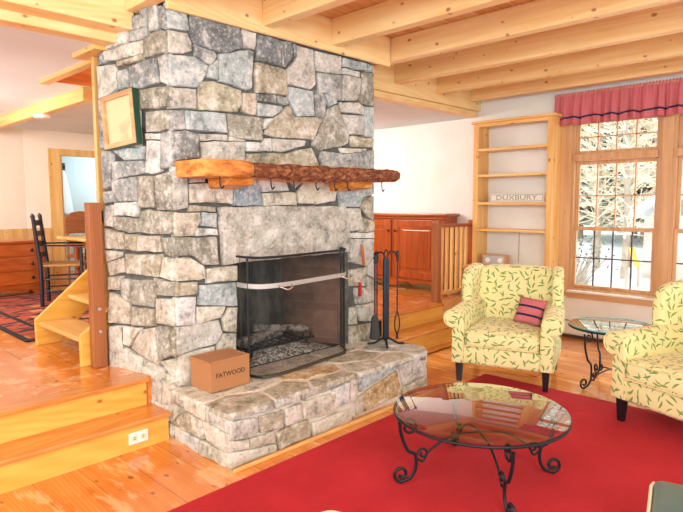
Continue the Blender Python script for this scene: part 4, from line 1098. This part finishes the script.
# ---------------------------------------------------------------- wrought iron glass tables
def spiral(c, r0, r1, a0, turns, n=14, ax=(1,0), z=1):
    return [(c[0]+ (r0+(r1-r0)*k/n)*math.cos(a0+turns*2*PI*k/n), c[1]+(r0+(r1-r0)*k/n)*math.sin(a0+turns*2*PI*k/n)) for k in range(n+1)]
def iron_table(name, label, loc, rotz, R_, H, nleg, rr, lw, cross=True, rimm=None):
    t = thing(name, label, 'table', loc, rotz)
    bm = B(); lathe(bm, [(R_-.012,H-.010),(R_,H-.006),(R_,H-.002),(R_-.006,H),(.01,H)], n=72); 
    g = obj('glass_top', bm, M['tabletop'], t, smooth=.5)
    bm = B(); n = 72; tube(bm, [(math.cos(2*PI*k/n)*(R_-.004),math.sin(2*PI*k/n)*(R_-.004),H-.017) for k in range(n+1)], .008, 8, cap=False); obj('rim', bm, M['iron'], t, smooth=1)
    if rimm:
        bm = B(); tube(bm, [(math.cos(2*PI*k/n)*(R_+.001),math.sin(2*PI*k/n)*(R_+.001),H-.004) for k in range(n+1)], .0045, 8, cap=False); obj('glass_edge', bm, plain('teal_edge','#3fa5a8',.15), t, smooth=1, label='teal glass edge')
    h = H-.018
    for k in range(nleg):
        a = 2*PI*k/nleg; c_, s_ = math.cos(a), math.sin(a)
        def P(r, z, off=0): return (c_*r - s_*off, s_*r + c_*off, z)
        bm = B()
        rt = R_-.02
        # inward top curl, then the outward-in S leg, then the foot scroll outward
        s1 = spiral((rt-.055,h-.052), .012, .045, PI*.2, -1.35, 16)      # starts inside, ends at outer side
        pts = [(r,z) for r,z in s1]
        body = [(rt,h-.03),(rt-.01,h-.12*H/.45),(rt-.045,h-.22*H/.45),(rt-.085*1,.145*H/.45+.03),(rt-.09,.085),(rt-.062,.030),(rt-.01,.008)]
        foot = spiral((rt-.012,.052), .044, .014, -PI/2, 1.15, 14)
        leg = [(p.x,p.y) for p in crom([(x,y,0) for x,y in body],6)]
        tube(bm, [P(r,z) for r,z in leg]+[P(r,z) for r,z in foot[1:]], lw, 8)
        lg = obj('leg', bm, M['iron'], t, smooth=1)
        bm = B(); c1 = spiral((rt-.052,h-.062), .046, .014, 1.2, 1.25, 16); tube(bm, [P(r,z) for r,z in c1], lw*.85, 8); obj('scroll', bm, M['iron'], lg, smooth=1)
        bm = B(); c2 = spiral((rt-.150,.165), .034, .010, -1.2, 1.2, 14)
        if cross:
            arc = [(0,.255),(rt*.4,.235),(rt-.20,.145),(rt-.15,.125),(rt-.095,.115)]
            up = spiral((rt-.155,.165), .010, .036, PI*.9, -1.3, 14)
            A_ = [(p.x,p.y) for p in crom([(x,y,0) for x,y in [(0,.262),(rt*.35,.245),(rt*.62,.175),(rt-.13,.118),(rt-.10,.128)]],5)]
            tube(bm, [P(r,z) for r,z in A_], lw*.75, 8)
            s3 = spiral((rt-.128,.158), .032, .010, -.2, 1.2, 12); tube(bm, [P(r,z) for r,z in s3], lw*.7, 7)
        else:
            A_ = [(p.x,p.y) for p in crom([(x,y,0) for x,y in [(0,.13),(rt*.5,.10),(rt-.12,.06),(rt-.085,.075)]],5)]
            tube(bm, [P(r,z) for r,z in A_], lw*.75, 8)
            s3 = spiral((rt-.13,.095), .030, .010, -.2, 1.2, 12); tube(bm, [P(r,z) for r,z in s3], lw*.7, 7)
        obj('stretcher', bm, M['iron'], t, smooth=1)
    return t
iron_table('coffee_table', 'round glass coffee table on black scrolled iron legs, on the red carpet', (2.655,1.54,.0145), math.radians(51), .458, .388, 4, .1, .0095)
iron_table('side_table', 'small round glass side table with scrolled iron legs between the armchairs', (4.87,1.62,.002), math.radians(160), .33, .50, 3, .1, .008, cross=False, rimm='teal')
# ---------------------------------------------------------------- foreground pieces
t = thing('green_ottoman', 'dark green leather ottoman with pale piping in the bottom right corner', 'ottoman', (2.211,.27,.0145), math.radians(-76.7))
bm = B(); box(bm,(-.30,-.30,.10),(.30,.30,.40),.035,4); subd(bm,1)
for v in bm.verts:
    if v.co.z > .38: v.co.z += .03*max(0,1-(v.co.x/.3)**2)*max(0,1-(v.co.y/.3)**2)
obj('cushion', bm, mottled('green_leather','#5d7a74','#4c6666',4,.4), t, smooth=1.2)
bm = B(); pts = []
for cx, cy, a0 in ((.27,.27,0),(-.27,.27,PI/2),(-.27,-.27,PI),(.27,-.27,1.5*PI)): pts += [(cx+.032*math.cos(a0+PI/2*k/5),cy+.032*math.sin(a0+PI/2*k/5),.378) for k in range(6)]
tube(bm, [(-.302,-.25,.385),(-.303,.24,.385),(-.295,.285,.38)], .006, 8)
tube(bm, [(-.302,.276,.12),(-.302,.276,.375)], .005, 6)
obj('piping', bm, plain('pale_piping','#f1e6c8',.7), t, smooth=1)
for sx in (-1,1):
    for sy in (-1,1): bm = B(); tube(bm, [(sx*.25,sy*.25,0),(sx*.25,sy*.25,.11)], [.016,.022], 10); obj('leg', bm, M['darkleg'], t)
t = thing('cream_pouffe', 'cream white rounded seat top just showing at the bottom edge of the photo', 'stool', (1.246,1.258,.0145))
bm = B(); lathe(bm, [(.13,.0),(.16,.05),(.165,.30),(.15,.38),(.095,.440),(.045,.471),(.01,.478)], n=40); obj('seat', bm, plain('cream_cloth','#fbf5d8',.8), t, smooth=1)
# ---------------------------------------------------------------- stair behind the chimney
t = thing('staircase', 'open pine staircase rising behind the stone chimney', 'stairs', (1.56,4.5,F))
def stringer(y0, y1):
    bm = B(); prism(bm, [(1.55,F+.001),(1.55,.575),(1.62,.635),(3.3,2.07),(3.3,1.78),(2.05,.70),(1.72,F+.001)], 1, y0, y1, .003, 1); return bm
obj('stringer', stringer(4.93,4.97), M['riser'], t, world=True)
bm = B(); prism(bm, [(1.55,F+.001),(1.55,.59),(1.62,.635),(3.3,2.07),(3.3,1.78),(2.0,.66),(1.66,F+.001)], 1, 4.03, 4.07, .003, 1); obj('stringer', bm, M['riser'], t, world=True)
for k in range(7):
    x = 1.57+k*.235; z = F+.195*(k+1)
    obj('tread', sbox((x,4.071,z-.035),(x+.26,4.929,z),.004), M['trim_y'], t, world=True)
t = thing('newel_post', 'square brown wooden newel post beside the chimney at the stair foot', 'post', (1.60,4.0,F))
obj('post', sbox((1.60,3.925,F+.002),(1.688,4.0,1.515),.004), M['brownpost_z'], t, world=True)
for z in (.62,.78):
    bm = B(); lathe(bm, [(.012,0),(.012,.006),(.004,.008)], n=12); bmesh.ops.rotate(bm, matrix=Matrix.Rotation(PI/2,3,'X'), verts=bm.verts[:]); bmesh.ops.translate(bm, vec=(1.645,3.9248,z), verts=bm.verts[:]); obj('bolt', bm, M['steel'], t, world=True)
t = thing('support_post', 'tall pale pine post from floor to ceiling behind the chimney edge', 'post', (1.72,4.14,F))
obj('post', sbox((1.735,4.075,F+.002),(1.80,4.115,ZC-.031),.004), M['trim_z'], t, world=True)
bm = B(); box(bm,(1.690,3.96,1.38),(1.715,4.01,1.46),.008); 
setp(obj('rail_bracket', bm, M['black']), 'black iron bracket between newel post and chimney', 'bracket')
# ---------------------------------------------------------------- dining corner
rg = woven('woven_rug','#7c2a22','#1f1718',3.2)
def rugm():
    t = NT('patterned_rug'); v = t.coord(); sp = t.n('ShaderNodeSeparateXYZ'); t.L.new(v, sp.inputs[0])
    n = t.noise(t.scale(v,(1.,2.6,1)), 5, 2, .5); c = t.mix(t.ramp(n,[(.5,0.),(.56,1.)]), srgb('#a4452c'), srgb('#2c1a1c'))
    w = t.n('ShaderNodeTexVoronoi', distance='CHEBYCHEV'); t.L.new(v, w.inputs['Vector']); w.inputs['Scale'].default_value = 3.5
    c = t.mix(t.ramp(w.outputs['Distance'],[(.18,.8),(.24,0.)]), c, srgb('#c08a5a'))
    d = t.math('MINIMUM', t.math('SUBTRACT', 1.05, t.math('ABSOLUTE', sp.outputs[0])), t.math('SUBTRACT', 1.4, t.math('ABSOLUTE', sp.outputs[1])))
    b1 = t.math('MULTIPLY', t.math('GREATER_THAN', d, .22), t.math('LESS_THAN', d, .27)); b2 = t.math('LESS_THAN', d, .05)
    c = t.mix(t.math('MAXIMUM', b1, b2), c, srgb('#201416')); t.base(c); t.set(Roughness=.95); return t.m
t = thing('dining_rug', 'dark red patterned rug with a black border under the ladder back chair', 'rug', (2.57,6.50,F+.002))
obj('pile', sbox((-1.05,-1.4,0),(1.05,1.4,.010),.003,1), rugm(), t)
def ladder_chair(name, label, loc, rotz, m, seatm):
    t = thing(name, label, 'chair', loc, rotz)   # faces -y, back at +y
    W_, D_ = .23, .21
    for s in (-1,1):
        bm = B(); tube(bm, [(s*.20,D_,0),(s*.205,D_,.45),(s*.205,D_+.05,.98),(s*.205,D_+.055,1.0),(s*.205,D_+.058,1.03)], [.022,.024,.02,.025,.005], 10); obj('back_post', bm, m, t, smooth=1)
        bm = B(); tube(bm, [(s*.235,-D_,0),(s*.24,-D_,.46),(s*.24,-D_,.66)], [.015,.019,.013], 10); obj('front_leg', bm, m, t, smooth=1)
        bm = B(); tube(bm, crom([(s*.205,D_+.02,.68),(s*.25,0,.675),(s*.245,-D_-.03,.67)],4), .018, 8, flat=.5); obj('arm_rest', bm, m, t, smooth=1)
    for k, z in enumerate((.56,.68,.80,.92)):
        bm = B(); yb = D_+(z-.45)*.09; pts = [(-.2,yb),(-.1,yb+.02),(0,yb+.025),(.1,yb+.02),(.2,yb)]
        for (x0,y0),(x1,y1) in zip(pts,pts[1:]):
            vs = [bm.verts.new(p) for p in ((x0,y0-.005,z-.03),(x1,y1-.005,z-.03),(x1,y1-.005,z+.03),(x0,y0-.005,z+.03),(x0,y0+.005,z-.03),(x1,y1+.005,z-.03),(x1,y1+.005,z+.03),(x0,y0+.005,z+.03))]
            for f in ((0,1,2,3),(7,6,5,4),(3,2,6,7),(0,4,5,1)): bm.faces.new([vs[i] for i in f])
        obj('slat', bm, m, t)
    for z in (.15,.28):
        for a, b in (((-.2,D_,z),(.2,D_,z)),((-.235,-D_,z+.04),(.235,-D_,z+.04)),((-.2,D_,z+.02),(-.235,-D_,z+.02)),((.2,D_,z+.02),(.235,-D_,z+.02))):
            bm = B(); tube(bm, [a,b], .009, 6); obj('rung', bm, m, t, smooth=1)
    bm = B(); prism(bm, [(-.24,-.225),(.24,-.225),(.205,.215),(-.205,.215)], 2, .435, .465, .012, 2); obj('seat', bm, seatm, t)
    return t
ladder_chair('ladder_back_chair', 'black ladder back armchair with woven seat at the dining table', (2.47,6.80,F+.013), math.radians(62), M['black'], mottled('rush_seat','#b8864a','#8a5a2c',30,.8,.3))
t = thing('dining_table', 'pine dining table with a turned leg, right of the ladder back chair', 'table', (3.35,6.9,F+.013))
obj('tabletop', sbox((-.72,-.55,.70),(.72,.55,.735),.008), M['trim_x'], t)
obj('apron', sbox((-.62,-.45,.61),(.62,.45,.699)), M['brownpost_x'], t)
for sx in (-1,1):
    for sy in (-1,1):
        bm = B(); lathe(bm, [(.022,0),(.03,.02),(.02,.06),(.035,.12),(.045,.2),(.03,.3),(.025,.32),(.042,.36),(.042,.40),(.025,.42),(.035,.47),(.038,.60)], (sx*.55,sy*.38,0), 14); obj('leg', bm, M['cherry_z'], t, smooth=.9)
t = thing('wooden_chair', 'brown wooden chair with solid curved back beyond the dining table', 'chair', (3.15,7.75,F+.013), math.radians(10))
bm = B(); P_ = [(-.22,.74),(.22,.74),(.22,.95),(.12,1.02),(0,1.04),(-.12,1.02),(-.22,.95)]; prism(bm, P_, 1, .18, .205, .006, 2); obj('backrest', bm, M['brownpost_x'], t)
obj('seat', sbox((-.22,-.22,.43),(.22,.20,.465),.01), M['brownpost_x'], t)
for sx in (-1,1):
    bm = B(); tube(bm, [(sx*.19,-.19,0),(sx*.18,-.18,.43)], .016, 8); obj('leg', bm, M['brownpost_z'], t)
    bm = B(); tube(bm, [(sx*.19,.192,0),(sx*.19,.192,.76)], .016, 8); obj('leg', bm, M['brownpost_z'], t)
# chest of drawers by the far wall
t = thing('pine_chest', 'reddish pine chest with dark knobs and scalloped base at the left edge', 'chest', (1.9,7.95,F+.002))
t.rotation_euler = (0,0,math.radians(6))
obj('body', sbox((-.85,-.20,.135),(.68,.22,.66)), M['cherry_x'], t); obj('top', sbox((-.88,-.225,.661),(.70,.23,.69),.006), M['cherry_x'], t)
pf = [(-.85,.135),(-.85,0),(-.72,0)]
for i in range(12): u = i/11; pf.append((-.66+1.16*u, .07+.018*math.sin(u*PI*6)))
pf += [(.56,0),(.68,0),(.68,.135)]
bm = B(); prism(bm, pf, 1, -.20, -.17); box(bm,(.65,-.17,0),(.68,.22,.135)); obj('scalloped_base', bm, M['cherry_x'], t)
for k, (z0_, z1_) in enumerate(((.15,.30),(.32,.48),(.50,.64))):
    dr = obj('drawer', sbox((-.82,-.212,z0_),(.65,-.198,z1_),.004), M['cherry_x'], t)
    for x in (-.5,.52):
        bm = B(); lathe(bm, [(.008,0),(.018,.014),(.022,.024),(.01,.034)], n=12); bmesh.ops.rotate(bm, matrix=Matrix.Rotation(PI/2,3,'X'), verts=bm.verts[:]); bmesh.ops.translate(bm, vec=(x,-.21,(z0_+z1_)/2), verts=bm.verts[:]); obj('knob', bm, M['black'], dr, smooth=1)
# towel hanging on a hook beyond the door
t = thing('hanging_towel', 'pale blue towel hanging from a dark hook on the wall beyond the doorway', 'towel', (3.74,10.15,1.55))
bm = B(); n = 16; rings = []
for k in range(9):
    u = k/8; z = .53-.72*u; w_ = .02+.11*u**.8
    rings.append([bm.verts.new((math.cos(2*PI*j/n)*w_*(1+.12*math.sin(j*2.3+k*.3)), math.sin(2*PI*j/n)*w_*.35-.01, z)) for j in range(n)])
for a, b in zip(rings,rings[1:]):
    for j in range(n): bm.faces.new((a[j],a[(j+1)%n],b[(j+1)%n],b[j]))
bm.faces.new(rings[0]); bm.faces.new(rings[-1][::-1]); obj('cloth', bm, plain('pale_blue_cloth','#d6e4ea',.9), t, smooth=1)
bm = B(); tube(bm, [(0,.05,.60),(0,-.03,.58),(0,-.05,.60)], .02, 8); box(bm,(-.05,.035,.52),(.05,.05,.66),.01); obj('hook', bm, M['black'], t)
# ---------------------------------------------------------------- outside: snow, trees, shed
bm = B(); n = 40; g_ = []
for i in range(n+1):
    row = []
    for j in range(n+1):
        x = X+.6+42*i/n; y = -22+44*j/n; row.append(bm.verts.new((x,y,-.35+.12*noise.noise(Vector((x*.4,y*.4,0)))+ .055*max(0,x-13)))) 
    g_.append(row)
for i in range(n):
    for j in range(n): bm.faces.new((g_[i][j],g_[i+1][j],g_[i+1][j+1],g_[i][j+1])).smooth = True
o = obj('snowy_ground', bm, M['snow']); setp(o, 'snow covered ground outside the window', 'snow', kind='stuff')
barkm = mottled('tree_bark','#c2ad9c','#9a8474',4,.95,.4); twig = mottled('tan_twigs','#cdb393','#eaddca',2,.95)
conm = mottled('snowy_needles','#cbc4b0','#f4f1ea',3,.95)
def bare_tree(x, y, h, label, seed):
    rn = random.Random(seed); zg = -.35+.055*max(0,x-13)-.05
    t = thing('bare_tree', label, 'tree', (x,y,zg), 0, 'bare trees outside the window')
    bm = B(); P = [(rn.uniform(-.05,.05)*k, rn.uniform(-.05,.05)*k, h*k/6) for k in range(7)]; tube(bm, P, [.09-.011*k for k in range(7)], 8); obj('trunk', bm, barkm, t, smooth=1)
    bm = B()
    for k in range(46):
        z = rn.uniform(.12,.98)*h; a = rn.uniform(0,2*PI); L = rn.uniform(.7,2.0)*(1-.45*z/h); p0 = Vector((0,0,z)); d = Vector((math.cos(a),math.sin(a),rn.uniform(.1,.7))).normalized()
        pts = [p0+d*L*q/4+Vector((rn.uniform(-.08,.08),rn.uniform(-.08,.08),rn.uniform(-.05,.1)))*q for q in range(5)]; tube(bm, pts, [.035,.028,.02,.014,.008], 5)
        for q in (1,2,3,4):
            for _ in range(3):
                e = (d+Vector((rn.uniform(-1,1),rn.uniform(-1,1),rn.uniform(-.4,.8)))).normalized()*rn.uniform(.25,.6); tube(bm, [pts[q],pts[q]+e*.5,pts[q]+e], [.013,.011,.007], 4)
    obj('branches', bm, twig, t); return t
def conifer(x, y, h, label, seed):
    rn = random.Random(seed); zg = -.35+.055*max(0,x-13)-.05
    t = thing('snowy_conifer', label, 'tree', (x,y,zg), 0, 'snowy conifers outside the window')
    bm = B(); tube(bm, [(0,0,0),(0,0,h*.9)], [.14,.03], 8); obj('trunk', bm, barkm, t)
    bm = B()
    for k in range(520):
        u = rn.random(); z = h*(.12+.88*u); r = (1-u)*h*.24+.1; a = rn.uniform(0,2*PI); d = Vector((math.cos(a),math.sin(a),-.25)); q = Vector((-math.sin(a),math.cos(a),0)); p = Vector((0,0,z)); w_ = r*.22+.03; e = p+d*r
        v = [bm.verts.new(c) for c in (p, p+d*r*.6+q*w_, e, p+d*r*.6-q*w_, p+d*r*.6+Vector((0,0,.05)))]
        for f in ((0,1,4),(1,2,4),(2,3,4),(3,0,4)): bm.faces.new([v[i] for i in f])
    obj('foliage', bm, conm, t); return t
L_ = ['leftmost','second from left','third from left','middle','far right','rearmost']
i = 0
for (x,y,h) in ((13.5,6.6,7),(15.5,5.6,8),(14.5,4.6,7.5),(17,4.0,8),(16,5.0,8.5),(18,6.6,9),(19,5.2,9),(15,2.6,7),(20,3.2,9)):
    bare_tree(x,y,h,'tan bare tree with pale twigs outside the window on the snow', i+10); i += 1
for (x,y,h) in ((22,8.6,8),(23,7.0,9),(24,5.4,9),(22,4.2,8),(25,3.0,9),(21.5,6.2,6.5)):
    conifer(x,y,h,'snow dusted conifer standing far behind the bare trees', i+30); i += 1
def bushy(x,y,seed):
    rn = random.Random(seed); t = thing('snowy_bush', 'dark twiggy bush low on the snow behind the left window sash','bush',(x,y,-.37))
    bm = B()
    for k in range(70):
        a = rn.uniform(0,2*PI); e = Vector((math.cos(a)*rn.uniform(.1,.8),math.sin(a)*rn.uniform(.1,.8),rn.uniform(.5,1.25))); tube(bm,[(0,0,0),e*.6+Vector((0,0,.1)),e],[.014,.01,.006],4)
    obj('twigs',bm,barkm,t); bm = B()
    for k in range(260):
        a = rn.uniform(0,2*PI); r = rn.uniform(.1,.8); p = Vector((math.cos(a)*r,math.sin(a)*r,rn.uniform(.7,1.3))); q = Vector((rn.uniform(-1,1),rn.uniform(-1,1),rn.uniform(-1,1))).normalized()*.05; s = q.cross(Vector((0,0,1)))
        bm.faces.new([bm.verts.new(c) for c in (p-q,p+s*.6,p+q,p-s*.6)])
    obj('leaves',bm,plain('dark_leaves','#4d5a4a',.8),t)
bushy(10.2,4.15,3)
t = thing('garden_shed', 'small snow roofed shed outside beyond the right part of the window', 'shed', (15.5,3.55,-.30))
obj('wall', sbox((-.8,-.7,0),(.8,.7,1.5)), mottled('shed_board','#d6c8be','#bba99c',3,.9), t)
bm = B(); prism(bm, [(-.95,1.45),(0,2.15),(.95,1.45),(.95,1.62),(0,2.34),(-.95,1.62)], 0, -.95, .95); obj('roof', bm, M['snow'], t)
t = thing('planter_crate', 'brown wooden crate standing on the snow below the window corner', 'crate', (9.3,2.72,-.36))
bm = B(); prism(bm, [(-.17,0),(.17,0),(.2,.5),(-.2,.5)], 0, -.17, .17); obj('box', bm, mottled('crate_brown','#a08070','#7c6052',8,.9), t)
obj('snow_cap', sbox((-.17,-.19,.50),(.17,.19,.56),.02), M['snow'], t)
t = thing('garden_marker', 'small yellow board on a thin post outside in the snow', 'marker', (9.8,2.95,-.36))
bm = B(); tube(bm, crom([(0,.05,1.15),(0,.03,1.05),(0,-.0,.95),(0,-.06,.85)],4), .05, 8, flat=.5); obj('board', bm, plain('yellow_plastic','#e8b84a',.5), t)
bm = B(); tube(bm, [(0,.12,0),(0,.12,1.12)], .02, 8); tube(bm, [(0,-.06,0),(0,-.06,.85)], .02, 8); obj('post', bm, barkm, t)
# ---------------------------------------------------------------- light
w = bpy.data.worlds.new('world'); bpy.context.scene.world = w; w.use_nodes = True
bg = w.node_tree.nodes['Background']; bg.inputs[0].default_value = (.92,.99,1,1); bg.inputs[1].default_value = 1.8
def area(name, loc, target, size, power, col=(.93,1,.97), sy=None):
    l = bpy.data.lights.new(name, 'AREA'); l.energy = power; l.color = col; l.size = size
    if sy: l.shape = 'RECTANGLE'; l.size_y = sy
    o = bpy.data.objects.new(name, l); C.objects.link(o); o.location = loc
    o.rotation_euler = (Vector(target)-Vector(loc)).to_track_quat('-Z','Y').to_euler(); return o
area('room_fill_a', (.2,-.8,2.5), (3.2,3,1.0), 1.2, 55)  # added fill light behind the camera, aimed at the chimney front
area('room_fill_b', (-1.5,1.6,2.4), (2.5,3.5,.6), 1.2, 40)  # second added fill, out of view on the left
area('dining_fill', (.6,6.4,2.4), (2.8,8.0,1.0), .9, 55, (1,.98,.93))  # unseen area light added to brighten the dining corner, no fixture
area('dining_fill', (1.2,5.0,1.2), (2.0,6.5,2.5), .8, 8, (1,.9,.8))  # small added upward fill for the dining ceiling
area('upper_hall_fill', (4.9,5.6,2.45), (5.6,4.9,.9), .8, 32, (1,.94,.86))  # unseen area light added to fill the cabinet side of the raised floor
area('hall_fill', (4.6,9.4,2.2), (3.6,10.2,1.3), .6, 14, (.9,.97,1))  # added cool fill for the wall beyond the doorway, no window there
l = bpy.data.lights.new('landing_fill','POINT'); l.energy = 22; l.shadow_soft_size = .15; l.color = (1,.9,.75); lo = bpy.data.objects.new('landing_fill', l); C.objects.link(lo); lo.location = (3.0,4.8,3.25)  # point light added to brighten the dark stair well boards
s = bpy.data.lights.new('sun','SUN'); s.energy = 3.0; s.angle = .3; so = bpy.data.objects.new('sun', s); C.objects.link(so); so.rotation_euler = (math.radians(50),0,math.radians(70))
sc = bpy.context.scene
sc.view_settings.view_transform = 'Standard'; sc.view_settings.look = 'None'; sc.view_settings.exposure = .62; sc.view_settings.gamma = 1
sc.view_settings.use_curve_mapping = False
sc.cycles.max_bounces = 8; sc.cycles.transparent_max_bounces = 12
try: sc.cycles.use_denoising = True
except Exception: pass
